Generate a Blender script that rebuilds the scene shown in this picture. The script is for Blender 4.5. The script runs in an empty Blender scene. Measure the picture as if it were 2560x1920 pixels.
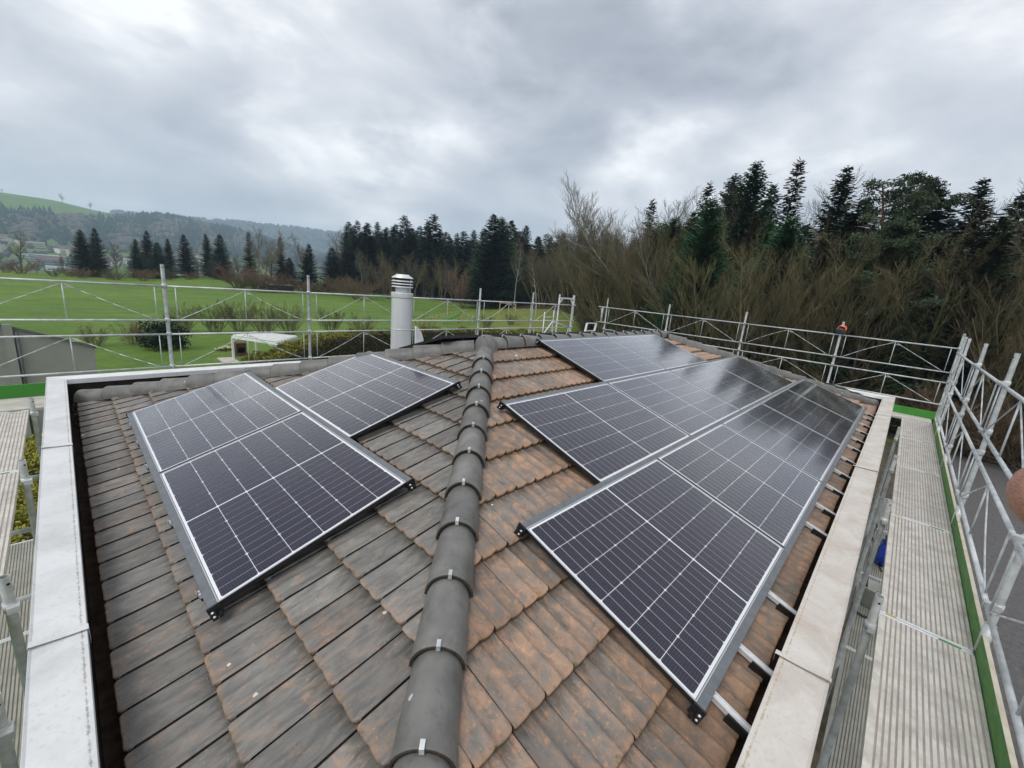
import bpy, bmesh, math, random
import numpy as np
from mathutils import Vector, Matrix

random.seed(7)
rng = np.random.default_rng(7)
SC = bpy.context.scene
COL = SC.collection
R = math.radians

# ------------------------------------------------------------------ camera
EYE = Vector((-0.0101, -0.1902, 1.905))
RIGHT = Vector((0.68876277, -0.71957599, 0.08840954))
UP = Vector((0.10798395, 0.22240902, 0.96895495))
FWD = Vector((0.7168998, 0.65783328, -0.23088971))
cam_d = bpy.data.cameras.new('camera')
cam_d.sensor_width = 36
cam_d.lens = 1044.09 * 36 / 2560
cam_d.clip_start = 0.01
cam_d.clip_end = 20000
cam = bpy.data.objects.new('camera', cam_d)
m = Matrix((RIGHT, UP, -FWD)).transposed().to_4x4()
m.translation = EYE
cam.matrix_world = m
COL.objects.link(cam)
SC.camera = cam

# ------------------------------------------------------------------ sky
SUN_AZ, SUN_EL = 192.0, 50.0
w = bpy.data.worlds.new('World')
SC.world = w
w.use_nodes = True
nt = w.node_tree
w.cycles.sampling_method = 'MANUAL'
w.cycles.sample_map_resolution = 256
for n in list(nt.nodes):
    nt.nodes.remove(n)


def N(nt, t, **kw):
    n = nt.nodes.new(t)
    for k, v in kw.items():
        if k.startswith('i_'):
            key = k[2:]
            key = int(key) if key.isdigit() else key.replace('_', ' ')
            n.inputs[key].default_value = v
        else:
            setattr(n, k, v)
    return n


def LK(nt, a, b):
    nt.links.new(a, b)


def ramp(nt, fac, stops, interp='LINEAR'):
    r = nt.nodes.new('ShaderNodeValToRGB')
    r.color_ramp.interpolation = interp
    el = r.color_ramp.elements
    while len(el) < len(stops):
        el.new(0.5)
    for e, (p, c) in zip(el, stops):
        e.position = p
        e.color = c if len(c) == 4 else (*c, 1)
    if fac is not None:
        LK(nt, fac, r.inputs[0])
    return r.outputs[0]


def math_n(nt, op, a, b=None, clamp=False):
    n = nt.nodes.new('ShaderNodeMath')
    n.operation = op
    n.use_clamp = clamp
    for i, v in enumerate((a, b)):
        if v is None:
            continue
        if isinstance(v, (int, float)):
            n.inputs[i].default_value = v
        else:
            LK(nt, v, n.inputs[i])
    return n.outputs[0]


def mixc(nt, fac, a, b, mode='MIX'):
    n = nt.nodes.new('ShaderNodeMix')
    n.data_type = 'RGBA'
    n.blend_type = mode
    for i, v in ((0, fac), (6, a), (7, b)):
        if isinstance(v, (int, float)):
            n.inputs[i].default_value = v
        elif isinstance(v, tuple):
            n.inputs[i].default_value = v if len(v) == 4 else (*v, 1)
        else:
            LK(nt, v, n.inputs[i])
    return n.outputs[2]


def noise(nt, vec, scale, detail=4, rough=0.55, dist=0.0):
    n = N(nt, 'ShaderNodeTexNoise')
    n.inputs['Scale'].default_value = scale
    n.inputs['Detail'].default_value = detail
    n.inputs['Roughness'].default_value = rough
    n.inputs['Distortion'].default_value = dist
    if vec is not None:
        LK(nt, vec, n.inputs['Vector'])
    return n.outputs['Fac']


def mapping(nt, vec, scale=(1, 1, 1), rot=(0, 0, 0), loc=(0, 0, 0)):
    n = N(nt, 'ShaderNodeMapping')
    n.inputs['Scale'].default_value = scale
    n.inputs['Rotation'].default_value = rot
    n.inputs['Location'].default_value = loc
    LK(nt, vec, n.inputs['Vector'])
    return n.outputs['Vector']


tc = N(nt, 'ShaderNodeTexCoord')
sep = N(nt, 'ShaderNodeSeparateXYZ')
LK(nt, tc.outputs['Generated'], sep.inputs[0])
zz = math_n(nt, 'ADD', math_n(nt, 'MAXIMUM', sep.outputs[2], 0.0), 0.30)
cmb = N(nt, 'ShaderNodeCombineXYZ')
LK(nt, math_n(nt, 'DIVIDE', sep.outputs[0], zz), cmb.inputs[0])
LK(nt, math_n(nt, 'DIVIDE', sep.outputs[1], zz), cmb.inputs[1])
layer = cmb.outputs[0]
big = noise(nt, mapping(nt, layer, (1.0, 1.15, 1), (0, 0, R(35)), (1.7, 0.4, 0)), 1.25, 4, 0.45, 0.25)
mid = noise(nt, mapping(nt, tc.outputs['Generated'], (1.0, 1.0, 2.0), (0, 0, 0), (5.2, 2.4, 0.3)), 3.6, 5, 0.52, 0.3)
fine = noise(nt, mapping(nt, tc.outputs['Generated'], (1, 1, 2.2), (0, 0, 0), (0, 7, 0)), 10.0, 4, 0.58)
v = math_n(nt, 'ADD', math_n(nt, 'MULTIPLY', big, 0.48), math_n(nt, 'MULTIPLY', mid, 0.46))
v = math_n(nt, 'ADD', v, math_n(nt, 'MULTIPLY', fine, 0.14))


def sky_patch(dirv, size, amount, v, warp=0.5):
    # one heavy cloud: soft distance to its direction, broken up by the cloud noise
    dot = N(nt, 'ShaderNodeVectorMath', operation='DISTANCE')
    LK(nt, tc.outputs['Generated'], dot.inputs[0])
    dot.inputs[1].default_value = Vector(dirv).normalized()
    d = math_n(nt, 'ADD', dot.outputs['Value'], math_n(nt, 'MULTIPLY', math_n(nt, 'SUBTRACT', mid, 0.5), warp))
    mr = N(nt, 'ShaderNodeMapRange', interpolation_type='SMOOTHSTEP')
    LK(nt, d, mr.inputs[0])
    mr.inputs[1].default_value = size * 0.25
    mr.inputs[2].default_value = size
    mr.inputs[3].default_value = amount
    mr.inputs[4].default_value = 0.0
    return math_n(nt, 'ADD', v, mr.outputs[0])


def cdir(px, py):
    return FWD + RIGHT * ((px - 1280) / 1044.09) - UP * ((py - 960) / 1044.09)


v = sky_patch(cdir(1480, 120), 0.30, -0.17, v, 0.7)
v = sky_patch(cdir(1400, 30), 0.16, -0.06, v)
v = sky_patch(cdir(300, 30), 0.12, 0.12, v)
v = sky_patch(cdir(960, 385), 0.10, -0.08, v, 0.35)
v = sky_patch(cdir(520, 260), 0.09, -0.08, v, 0.35)
clouds = ramp(nt, v, [(0.20, (0.29, 0.315, 0.365)), (0.43, (0.475, 0.50, 0.555)), (0.52, (0.58, 0.60, 0.645)),
                      (0.58, (0.69, 0.702, 0.735)), (0.66, (0.93, 0.932, 0.942))])
hz = N(nt, 'ShaderNodeMapRange', interpolation_type='SMOOTHSTEP')
LK(nt, sep.outputs[2], hz.inputs[0])
hz.inputs[1].default_value = 0.0
hz.inputs[2].default_value = 0.13
hz.inputs[3].default_value = 0.55
hz.inputs[4].default_value = 0.0
clouds = mixc(nt, hz.outputs[0], clouds, (0.93, 0.935, 0.95))
sky = N(nt, 'ShaderNodeTexSky', sky_type='NISHITA', sun_disc=False)
sky.sun_elevation = R(SUN_EL)
sky.sun_rotation = R(90 - SUN_AZ)
skyc = mixc(nt, 1.0, sky.outputs[0], (0.10, 0.10, 0.10), 'MULTIPLY')
final = mixc(nt, 0.93, skyc, clouds)
bg = N(nt, 'ShaderNodeBackground')
bg.inputs['Strength'].default_value = 1.0
LK(nt, final, bg.inputs[0])
wo = N(nt, 'ShaderNodeOutputWorld')
LK(nt, bg.outputs[0], wo.inputs[0])

sun_d = bpy.data.lights.new('sun', 'SUN')
sun_d.energy = 1.3
sun_d.angle = R(25)
sun_d.color = (1.0, 0.97, 0.93)
sun = bpy.data.objects.new('sun', sun_d)
sdir = Vector((math.cos(R(SUN_AZ)) * math.cos(R(SUN_EL)), math.sin(R(SUN_AZ)) * math.cos(R(SUN_EL)), math.sin(R(SUN_EL))))
sun.rotation_euler = sdir.to_track_quat('Z', 'Y').to_euler()
sun.location = (-10, -2, 30)
COL.objects.link(sun)

SC.view_settings.view_transform = 'Standard'
SC.view_settings.look = 'None'
SC.view_settings.exposure = 0.38
SC.view_settings.gamma = 1.0
SC.view_settings.use_curve_mapping = False
SC.render.engine = 'CYCLES'
SC.cycles.use_denoising = True
SC.cycles.max_bounces = 5
SC.cycles.diffuse_bounces = 3
SC.cycles.glossy_bounces = 3
SC.cycles.adaptive_threshold = 0.02
SC.cycles.transparent_max_bounces = 12
SC.cycles.volume_bounces = 1

# ------------------------------------------------------------------ helpers


def link(o, parent=None):
    COL.objects.link(o)
    if parent is not None:
        o.parent = parent
    return o


def tag(o, label=None, cat=None, group=None, kind=None):
    if label: o['label'] = label
    if cat: o['category'] = cat
    if group: o['group'] = group
    if kind: o['kind'] = kind
    return o


def thing(name, label, cat, loc=(0, 0, 0), group=None):
    o = bpy.data.objects.new(name, None)
    o.empty_display_size = 0.1
    o.location = loc
    link(o)
    return tag(o, label, cat, group)


def part(name, mesh, parent=None, mtx=None):
    o = bpy.data.objects.new(name, mesh)
    link(o, parent)
    if mtx is not None:
        o.matrix_local = mtx
    return o


class MB:
    """collects simple shapes, builds one mesh"""

    def __init__(self):
        self.v, self.f, self.mi, self.sm = [], [], [], []

    def add(self, vs, fs, mi=0, smooth=False):
        b = len(self.v)
        self.v.extend([tuple(q) for q in vs])
        for f in fs:
            self.f.append(tuple(b + i for i in f))
            self.mi.append(mi)
            self.sm.append(smooth)
        return self

    def box(self, lo, hi, mi=0, mtx=None):
        x0, y0, z0 = lo
        x1, y1, z1 = hi
        vs = [(x0, y0, z0), (x1, y0, z0), (x1, y1, z0), (x0, y1, z0), (x0, y0, z1), (x1, y0, z1), (x1, y1, z1), (x0, y1, z1)]
        if mtx is not None:
            vs = [mtx @ Vector(q) for q in vs]
        return self.add(vs, [(0, 3, 2, 1), (4, 5, 6, 7), (0, 1, 5, 4), (1, 2, 6, 5), (2, 3, 7, 6), (3, 0, 4, 7)], mi)

    def beam(self, p0, p1, wd, ht, mi=0, up=(0, 0, 1)):
        p0, p1 = Vector(p0), Vector(p1)
        d = (p1 - p0).normalized()
        s = d.cross(Vector(up)).normalized()
        u = s.cross(d)
        vs = []
        for p in (p0, p1):
            for a, b in ((-1, -1), (1, -1), (1, 1), (-1, 1)):
                vs.append(p + s * (a * wd / 2) + u * (b * ht / 2))
        return self.add(vs, [(0, 1, 2, 3), (7, 6, 5, 4), (0, 4, 5, 1), (1, 5, 6, 2), (2, 6, 7, 3), (3, 7, 4, 0)], mi)

    def tube(self, p0, p1, r0, r1=None, n=8, cap=True, mi=0):
        r1 = r0 if r1 is None else r1
        p0, p1 = Vector(p0), Vector(p1)
        d = (p1 - p0).normalized()
        a = Vector((0, 0, 1)) if abs(d.z) < 0.9 else Vector((1, 0, 0))
        s = d.cross(a).normalized()
        t = d.cross(s)
        vs = []
        for p, r in ((p0, r0), (p1, r1)):
            for k in range(n):
                an = 2 * math.pi * k / n
                vs.append(p + s * (r * math.cos(an)) + t * (r * math.sin(an)))
        fs = [(k, (k + 1) % n, n + (k + 1) % n, n + k) for k in range(n)]
        self.add(vs, fs, mi, True)
        if cap:
            b = len(self.v) - 2 * n
            self.f.append(tuple(b + k for k in range(n - 1, -1, -1)))
            self.f.append(tuple(b + n + k for k in range(n)))
            self.mi += [mi, mi]
            self.sm += [False, False]
        return self

    def pipe(self, pts, r, n=6, mi=0):
        for a, b in zip(pts[:-1], pts[1:]):
            self.tube(a, b, r, r, n, True, mi)
        return self

    def lathe(self, prof, n=24, c=(0, 0, 0), mi=0, smooth=True):
        vs = []
        for (r, z) in prof:
            for k in range(n):
                an = 2 * math.pi * k / n
                vs.append((c[0] + r * math.cos(an), c[1] + r * math.sin(an), c[2] + z))
        fs = []
        for i in range(len(prof) - 1):
            for k in range(n):
                fs.append((i * n + k, i * n + (k + 1) % n, (i + 1) * n + (k + 1) % n, (i + 1) * n + k))
        return self.add(vs, fs, mi, smooth)

    def mesh(self, name, mats, org=(0, 0, 0)):
        me = bpy.data.meshes.new(name)
        ox, oy, oz = org
        me.from_pydata([(a - ox, b - oy, c - oz) for a, b, c in self.v], [], self.f)
        for mt in (mats if isinstance(mats, (list, tuple)) else [mats]):
            me.materials.append(mt)
        me.polygons.foreach_set('material_index', self.mi)
        me.polygons.foreach_set('use_smooth', self.sm)
        me.update()
        return me

    def build(self, name, mats, parent=None, org=(0, 0, 0), mtx=None):
        return part(name, self.mesh(name, mats, org), parent, mtx)


def np_mesh(name, V, F, mats, mi=None, smooth=False):
    """V (n,3), F (m,k) arrays -> mesh"""
    me = bpy.data.meshes.new(name)
    V = np.asarray(V, np.float32)
    F = np.asarray(F, np.int32)
    k = F.shape[1]
    me.vertices.add(len(V))
    me.vertices.foreach_set('co', V.ravel())
    me.loops.add(F.size)
    me.loops.foreach_set('vertex_index', F.ravel())
    me.polygons.add(len(F))
    me.polygons.foreach_set('loop_start', np.arange(0, F.size, k, dtype=np.int32))
    if mi is not None:
        me.polygons.foreach_set('material_index', np.asarray(mi, np.int32))
    if smooth:
        me.polygons.foreach_set('use_smooth', np.ones(len(F), bool))
    for mt in (mats if isinstance(mats, (list, tuple)) else [mats]):
        me.materials.append(mt)
    me.update(calc_edges=True)
    me.validate()
    return me


# ------------------------------------------------------------------ materials


def mat(name, col=(0.5, 0.5, 0.5), rough=0.6, metal=0.0, spec=0.5):
    mt = bpy.data.materials.new(name)
    mt.use_nodes = True
    t = mt.node_tree
    b = t.nodes['Principled BSDF']
    b.inputs['Base Color'].default_value = (*col, 1)
    b.inputs['Roughness'].default_value = rough
    b.inputs['Metallic'].default_value = metal
    b.inputs['Specular IOR Level'].default_value = spec
    return mt, t, b


def varied(name, c0, c1, scale=4.0, rough=0.7, metal=0.0, stretch=(1, 1, 1), bump=0.0, detail=5, spec=0.4, coord='Object', lo=0.35, hi=0.65, rand=0.0):
    mt, t, b = mat(name, c0, rough, metal, spec)
    tcn = N(t, 'ShaderNodeTexCoord')
    vec = mapping(t, tcn.outputs[coord], stretch)
    if coord == 'Object':
        geo = N(t, 'ShaderNodeNewGeometry')
        vec = mapping(t, geo.outputs['Position'], stretch)
    f = noise(t, vec, scale, detail, 0.6)
    c = ramp(t, f, [(lo, c0), (hi, c1)])
    if rand:
        oi = N(t, 'ShaderNodeObjectInfo')
        hs = N(t, 'ShaderNodeHueSaturation')
        LK(t, c, hs.inputs['Color'])
        mr = N(t, 'ShaderNodeMapRange')
        LK(t, oi.outputs['Random'], mr.inputs[0])
        mr.inputs[3].default_value = 1 - rand
        mr.inputs[4].default_value = 1 + rand
        LK(t, mr.outputs[0], hs.inputs['Value'])
        mh = N(t, 'ShaderNodeMapRange')
        LK(t, math_n(t, 'FRACT', math_n(t, 'MULTIPLY', oi.outputs['Random'], 7.31)), mh.inputs[0])
        mh.inputs[3].default_value = 0.5 - rand * 0.06
        mh.inputs[4].default_value = 0.5 + rand * 0.06
        LK(t, mh.outputs[0], hs.inputs['Hue'])
        c = hs.outputs[0]
    LK(t, c, b.inputs['Base Color'])
    if bump:
        bp = N(t, 'ShaderNodeBump')
        bp.inputs['Strength'].default_value = bump
        bp.inputs['Distance'].default_value = 0.01
        LK(t, noise(t, vec, scale * 6, 4), bp.inputs['Height'])
        LK(t, bp.outputs[0], b.inputs['Normal'])
    return mt


def tile_material(name, warm):
    """clay roof tile: grey engobe worn to brown, lichen and dirt along the lower edge (UV in metres)"""
    mt, t, b = mat(name, (0.12, 0.11, 0.1), 0.62, 0, 0.35)
    geo = N(t, 'ShaderNodeNewGeometry')
    pos = geo.outputs['Position']
    uv = N(t, 'ShaderNodeUVMap')
    su = N(t, 'ShaderNodeSeparateXYZ')
    LK(t, uv.outputs[0], su.inputs[0])
    oi = N(t, 'ShaderNodeObjectInfo')
    rnd = oi.outputs['Random']
    off = N(t, 'ShaderNodeVectorMath', operation='ADD')
    LK(t, uv.outputs[0], off.inputs[0])
    cr = N(t, 'ShaderNodeCombineXYZ')
    LK(t, math_n(t, 'MULTIPLY', rnd, 37.0), cr.inputs[0])
    LK(t, math_n(t, 'MULTIPLY', rnd, 91.0), cr.inputs[1])
    LK(t, cr.outputs[0], off.inputs[1])
    tv = off.outputs[0]
    streak = noise(t, mapping(t, tv, (24, 8, 1)), 1.0, 4, 0.62, 0.5)
    patch = noise(t, mapping(t, tv, (13, 11, 1)), 1.0, 5, 0.68, 0.5)
    broad = noise(t, pos, 0.8, 2, 0.5)
    grit = noise(t, pos, 110, 2, 0.65)
    wsum = math_n(t, 'ADD', math_n(t, 'MULTIPLY', patch, 0.70), math_n(t, 'MULTIPLY', streak, 0.30))
    wsum = math_n(t, 'ADD', wsum, math_n(t, 'MULTIPLY', math_n(t, 'SUBTRACT', broad, 0.5), 0.45))
    wsum = math_n(t, 'ADD', wsum, math_n(t, 'MULTIPLY', math_n(t, 'SUBTRACT', rnd, 0.5), 0.10))
    wsum = math_n(t, 'ADD', wsum, math_n(t, 'MULTIPLY', math_n(t, 'SUBTRACT', grit, 0.5), 0.16))
    wsum = math_n(t, 'ADD', wsum, warm)
    grey = mixc(t, ramp(t, streak, [(0.28, (0, 0, 0)), (0.72, (1, 1, 1))]), (0.105, 0.102, 0.095), (0.215, 0.206, 0.188))
    brown = mixc(t, ramp(t, patch, [(0.30, (0, 0, 0)), (0.70, (1, 1, 1))]), (0.155, 0.102, 0.070), (0.39, 0.238, 0.152))
    fac = N(t, 'ShaderNodeMapRange', interpolation_type='SMOOTHSTEP')
    LK(t, wsum, fac.inputs[0])
    fac.inputs[1].default_value = 0.36
    fac.inputs[2].default_value = 0.74
    fac.inputs[4].default_value = 0.85
    col = mixc(t, fac.outputs[0], grey, brown)
    # worn-through orange grains
    og = math_n(t, 'MULTIPLY', math_n(t, 'SUBTRACT', math_n(t, 'ADD', noise(t, pos, 48, 3, 0.7), math_n(t, 'MULTIPLY', math_n(t, 'SUBTRACT', patch, 0.5), 0.45)), 0.60 - warm * 0.35), 7.0, True)
    col = mixc(t, math_n(t, 'MULTIPLY', og, 0.55), col, (0.46, 0.25, 0.13))
    # orange growth on the lower edge, and dark run-off streaks at the head lap
    edge = math_n(t, 'SUBTRACT', 1.0, math_n(t, 'MULTIPLY', su.outputs[1], 13.0), True)
    en = noise(t, mapping(t, tv, (34, 16, 1)), 1.0, 4, 0.7, 0.5)
    ef = math_n(t, 'MULTIPLY', math_n(t, 'SUBTRACT', math_n(t, 'ADD', math_n(t, 'MULTIPLY', edge, 0.62), math_n(t, 'MULTIPLY', en, 0.75)), 0.72 - warm * 0.5), 3.0, True)
    col = mixc(t, math_n(t, 'MULTIPLY', ef, 0.60), col, mixc(t, grit, (0.24, 0.125, 0.065), (0.43, 0.25, 0.14)))
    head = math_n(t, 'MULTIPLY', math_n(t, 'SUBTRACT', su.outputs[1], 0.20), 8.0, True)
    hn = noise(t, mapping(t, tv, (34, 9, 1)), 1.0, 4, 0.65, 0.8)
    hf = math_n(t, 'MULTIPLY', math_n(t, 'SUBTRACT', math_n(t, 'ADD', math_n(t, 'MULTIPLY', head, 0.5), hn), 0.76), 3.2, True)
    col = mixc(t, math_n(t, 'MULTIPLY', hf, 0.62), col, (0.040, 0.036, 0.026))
    ms = math_n(t, 'MULTIPLY', math_n(t, 'SUBTRACT', math_n(t, 'ADD', math_n(t, 'MULTIPLY', edge, 0.3), noise(t, pos, 21, 4, 0.65)), 0.80), 6.0, True)
    col = mixc(t, math_n(t, 'MULTIPLY', ms, 0.75), col, (0.062, 0.066, 0.022))
    # pale grit specks and lichen rosettes
    sp = math_n(t, 'GREATER_THAN', noise(t, pos, 55, 2, 0.5), 0.73)
    col = mixc(t, math_n(t, 'MULTIPLY', sp, 0.55), col, (0.42, 0.30, 0.20))
    vo = N(t, 'ShaderNodeTexVoronoi', feature='F1')
    vo.inputs['Scale'].default_value = 5.5
    LK(t, mapping(t, pos, (1, 1, 0.3)), vo.inputs['Vector'])
    sc = N(t, 'ShaderNodeSeparateXYZ')
    LK(t, vo.outputs['Color'], sc.inputs[0])
    dsz = math_n(t, 'ADD', math_n(t, 'MULTIPLY', sc.outputs[1], 0.075), 0.02)
    wob = math_n(t, 'ADD', vo.outputs['Distance'], math_n(t, 'MULTIPLY', math_n(t, 'SUBTRACT', noise(t, pos, 40, 3), 0.5), 0.07))
    spot = math_n(t, 'MULTIPLY', math_n(t, 'LESS_THAN', wob, dsz), math_n(t, 'GREATER_THAN', sc.outputs[0], 0.66))
    col = mixc(t, math_n(t, 'MULTIPLY', spot, 0.8), col, (0.60, 0.57, 0.50))
    oin = math_n(t, 'ADD', 0.98, math_n(t, 'MULTIPLY', math_n(t, 'FRACT', math_n(t, 'MULTIPLY', rnd, 13.7)), 0.46))
    mul = N(t, 'ShaderNodeVectorMath', operation='SCALE')
    LK(t, col, mul.inputs[0])
    LK(t, oin, mul.inputs['Scale'])
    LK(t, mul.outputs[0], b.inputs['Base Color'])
    rr = math_n(t, 'ADD', 0.46, math_n(t, 'MULTIPLY', patch, 0.3))
    LK(t, rr, b.inputs['Roughness'])
    bp = N(t, 'ShaderNodeBump')
    bp.inputs['Strength'].default_value = 0.5
    bp.inputs['Distance'].default_value = 0.003
    LK(t, math_n(t, 'ADD', grit, math_n(t, 'MULTIPLY', patch, 1.6)), bp.inputs['Height'])
    LK(t, bp.outputs[0], b.inputs['Normal'])
    return mt


M = {}
M['tile_l'] = tile_material('weathered_grey_tile', -0.115)
M['tile_r'] = tile_material('weathered_brown_tile', 0.088)


def ridge_material():
    mt, t, b = mat('ridge_tile_engobe', (0.15, 0.15, 0.14), 0.5, 0, 0.4)
    geo = N(t, 'ShaderNodeNewGeometry')
    pos = geo.outputs['Position']
    oi = N(t, 'ShaderNodeObjectInfo')
    a = noise(t, pos, 6, 6, 0.6)
    c = ramp(t, a, [(0.28, (0.110, 0.107, 0.097)), (0.45, (0.155, 0.152, 0.141)), (0.68, (0.215, 0.210, 0.194))])
    gm_ = noise(t, pos, 17, 5, 0.7, 0.5)
    c = mixc(t, math_n(t, 'MULTIPLY', math_n(t, 'SUBTRACT', gm_, 0.53), 3.0, True), c, (0.088, 0.082, 0.066))
    d = noise(t, pos, 28, 5, 0.7)
    so = N(t, 'ShaderNodeTexCoord')
    so2 = N(t, 'ShaderNodeSeparateXYZ')
    LK(t, so.outputs['Object'], so2.inputs[0])
    low = math_n(t, 'SUBTRACT', 1.0, math_n(t, 'MULTIPLY', math_n(t, 'ADD', so2.outputs[2], 0.02), 16.0), True)
    lf = math_n(t, 'MULTIPLY', math_n(t, 'SUBTRACT', math_n(t, 'ADD', math_n(t, 'MULTIPLY', low, 0.5), d), 0.72), 4.0, True)
    c = mixc(t, math_n(t, 'MULTIPLY', lf, 0.65), c, (0.27, 0.16, 0.085))
    vo = N(t, 'ShaderNodeTexVoronoi', feature='F1')
    vo.inputs['Scale'].default_value = 6.5
    LK(t, pos, vo.inputs['Vector'])
    sc = N(t, 'ShaderNodeSeparateXYZ')
    LK(t, vo.outputs['Color'], sc.inputs[0])
    wob = math_n(t, 'ADD', vo.outputs['Distance'], math_n(t, 'MULTIPLY', math_n(t, 'SUBTRACT', noise(t, pos, 60, 3), 0.5), 0.09))
    spot = math_n(t, 'MULTIPLY', math_n(t, 'LESS_THAN', wob, math_n(t, 'ADD', 0.02, math_n(t, 'MULTIPLY', sc.outputs[1], 0.085))), math_n(t, 'GREATER_THAN', sc.outputs[0], 0.62))
    c = mixc(t, math_n(t, 'MULTIPLY', spot, 0.85), c, (0.62, 0.62, 0.58))
    hs = N(t, 'ShaderNodeHueSaturation')
    LK(t, c, hs.inputs['Color'])
    LK(t, math_n(t, 'ADD', 0.88, math_n(t, 'MULTIPLY', oi.outputs['Random'], 0.26)), hs.inputs['Value'])
    LK(t, hs.outputs[0], b.inputs['Base Color'])
    bp = N(t, 'ShaderNodeBump')
    bp.inputs['Strength'].default_value = 0.25
    bp.inputs['Distance'].default_value = 0.002
    LK(t, noise(t, pos, 120, 3), bp.inputs['Height'])
    LK(t, bp.outputs[0], b.inputs['Normal'])
    return mt


M['ridge'] = ridge_material()
M['lip'] = varied('ridge_lip_dark', (0.03, 0.026, 0.022), (0.075, 0.055, 0.038), 30, 0.8)
M['under'] = varied('roof_underlay', (0.012, 0.010, 0.008), (0.03, 0.022, 0.016), 8, 0.9)
M['gutter'] = varied('gutter_dirt', (0.040, 0.026, 0.018), (0.105, 0.066, 0.042), 14, 0.85, bump=0.6)


def coping_material(name, base, stain, s_lo, s_hi, edge):
    mt, t, b = mat(name, base, 0.55, 0, 0.4)
    geo = N(t, 'ShaderNodeNewGeometry')
    pos = geo.outputs['Position']
    a = noise(t, pos, 3.2, 7, 0.65, 0.6)
    c = ramp(t, a, [(s_lo, base), (s_hi, stain)])
    g = noise(t, mapping(t, pos, (1.4, 1.4, 1), (0, 0, 0.6)), 34, 4, 0.65, 0.6)
    dk = math_n(t, 'MULTIPLY', math_n(t, 'SUBTRACT', g, 0.54), 5.0, True)
    c = mixc(t, math_n(t, 'MULTIPLY', dk, 0.42), c, tuple(q * 0.55 for q in base))
    tcn = N(t, 'ShaderNodeUVMap')
    s = N(t, 'ShaderNodeSeparateXYZ')
    LK(t, tcn.outputs[0], s.inputs[0])
    # drip line of dirt near the inner fold: u = 0 at the inner edge
    band = math_n(t, 'MULTIPLY', math_n(t, 'ABSOLUTE', math_n(t, 'SUBTRACT', s.outputs[0], 0.10)), 16.0, True)
    bn = noise(t, pos, 60, 4, 0.7)
    bf = math_n(t, 'MULTIPLY', math_n(t, 'SUBTRACT', math_n(t, 'ADD', math_n(t, 'MULTIPLY', math_n(t, 'SUBTRACT', 1.0, band), 0.40), bn), 0.74), 5.0, True)
    c = mixc(t, math_n(t, 'MULTIPLY', bf, 0.8), c, edge)
    LK(t, c, b.inputs['Base Color'])
    bp = N(t, 'ShaderNodeBump')
    bp.inputs['Strength'].default_value = 0.15
    bp.inputs['Distance'].default_value = 0.002
    LK(t, g, bp.inputs['Height'])
    LK(t, bp.outputs[0], b.inputs['Normal'])
    return mt


M['cop_l'] = coping_material('coping_pale', (0.72, 0.72, 0.71), (0.56, 0.57, 0.56), 0.4, 0.7, (0.28, 0.24, 0.20))
M['cop_r'] = coping_material('coping_stained', (0.67, 0.635, 0.58), (0.50, 0.42, 0.355), 0.36, 0.72, (0.42, 0.33, 0.18))
M['cop_b'] = varied('coping_white', (0.82, 0.82, 0.81), (0.70, 0.70, 0.69), 6, 0.5)
M['galv'] = varied('galvanised_steel', (0.40, 0.42, 0.42), (0.64, 0.665, 0.66), 11, 0.45, 0.25, rand=0.12, lo=0.3, hi=0.6)
M['galv_old'] = varied('dull_galvanised_steel', (0.30, 0.31, 0.30), (0.46, 0.47, 0.45), 12, 0.55, 0.35)
M['alu'] = varied('bare_aluminium', (0.74, 0.75, 0.76), (0.86, 0.87, 0.88), 40, 0.36, 0.3)
M['rail_grey'] = varied('anodised_grey', (0.135, 0.145, 0.158), (0.175, 0.185, 0.20), 20, 0.5, 0.1)
M['frame'] = mat('panel_frame_silver', (0.46, 0.475, 0.49), 0.42, 0.15)[0]
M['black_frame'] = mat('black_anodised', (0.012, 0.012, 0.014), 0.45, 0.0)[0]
M['black'] = mat('black_plastic', (0.012, 0.012, 0.012), 0.5)[0]
M['backsheet'] = mat('panel_backsheet', (0.80, 0.81, 0.83), 0.5)[0]
M['steel'] = varied('stainless_flue', (0.60, 0.61, 0.62), (0.70, 0.71, 0.72), 3, 0.34, 0.2, (1, 1, 0.15))
M['dark_in'] = mat('flue_inside', (0.05, 0.035, 0.03), 0.8)[0]
M['house_wall'] = varied('house_render', (0.55, 0.54, 0.50), (0.62, 0.61, 0.58), 3, 0.9)


def cell_material():
    mt, t, b = mat('silicon_cell', (0.012, 0.012, 0.022), 0.35, 0, 0.5)
    uv = N(t, 'ShaderNodeUVMap')
    s = N(t, 'ShaderNodeSeparateXYZ')
    LK(t, uv.outputs[0], s.inputs[0])
    q = math_n(t, 'ABSOLUTE', math_n(t, 'SUBTRACT', math_n(t, 'FRACT', math_n(t, 'MULTIPLY', s.outputs[1], 1 / 0.0148)), 0.5))
    line = math_n(t, 'LESS_THAN', q, 0.05)
    geo = N(t, 'ShaderNodeNewGeometry')
    oi = N(t, 'ShaderNodeObjectInfo')
    base = mixc(t, noise(t, geo.outputs['Position'], 3, 3), (0.0070, 0.0048, 0.020), (0.0105, 0.0080, 0.029))
    c = mixc(t, math_n(t, 'MULTIPLY', line, 0.30), base, (0.20, 0.20, 0.24))
    LK(t, c, b.inputs['Base Color'])
    return mt


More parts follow.
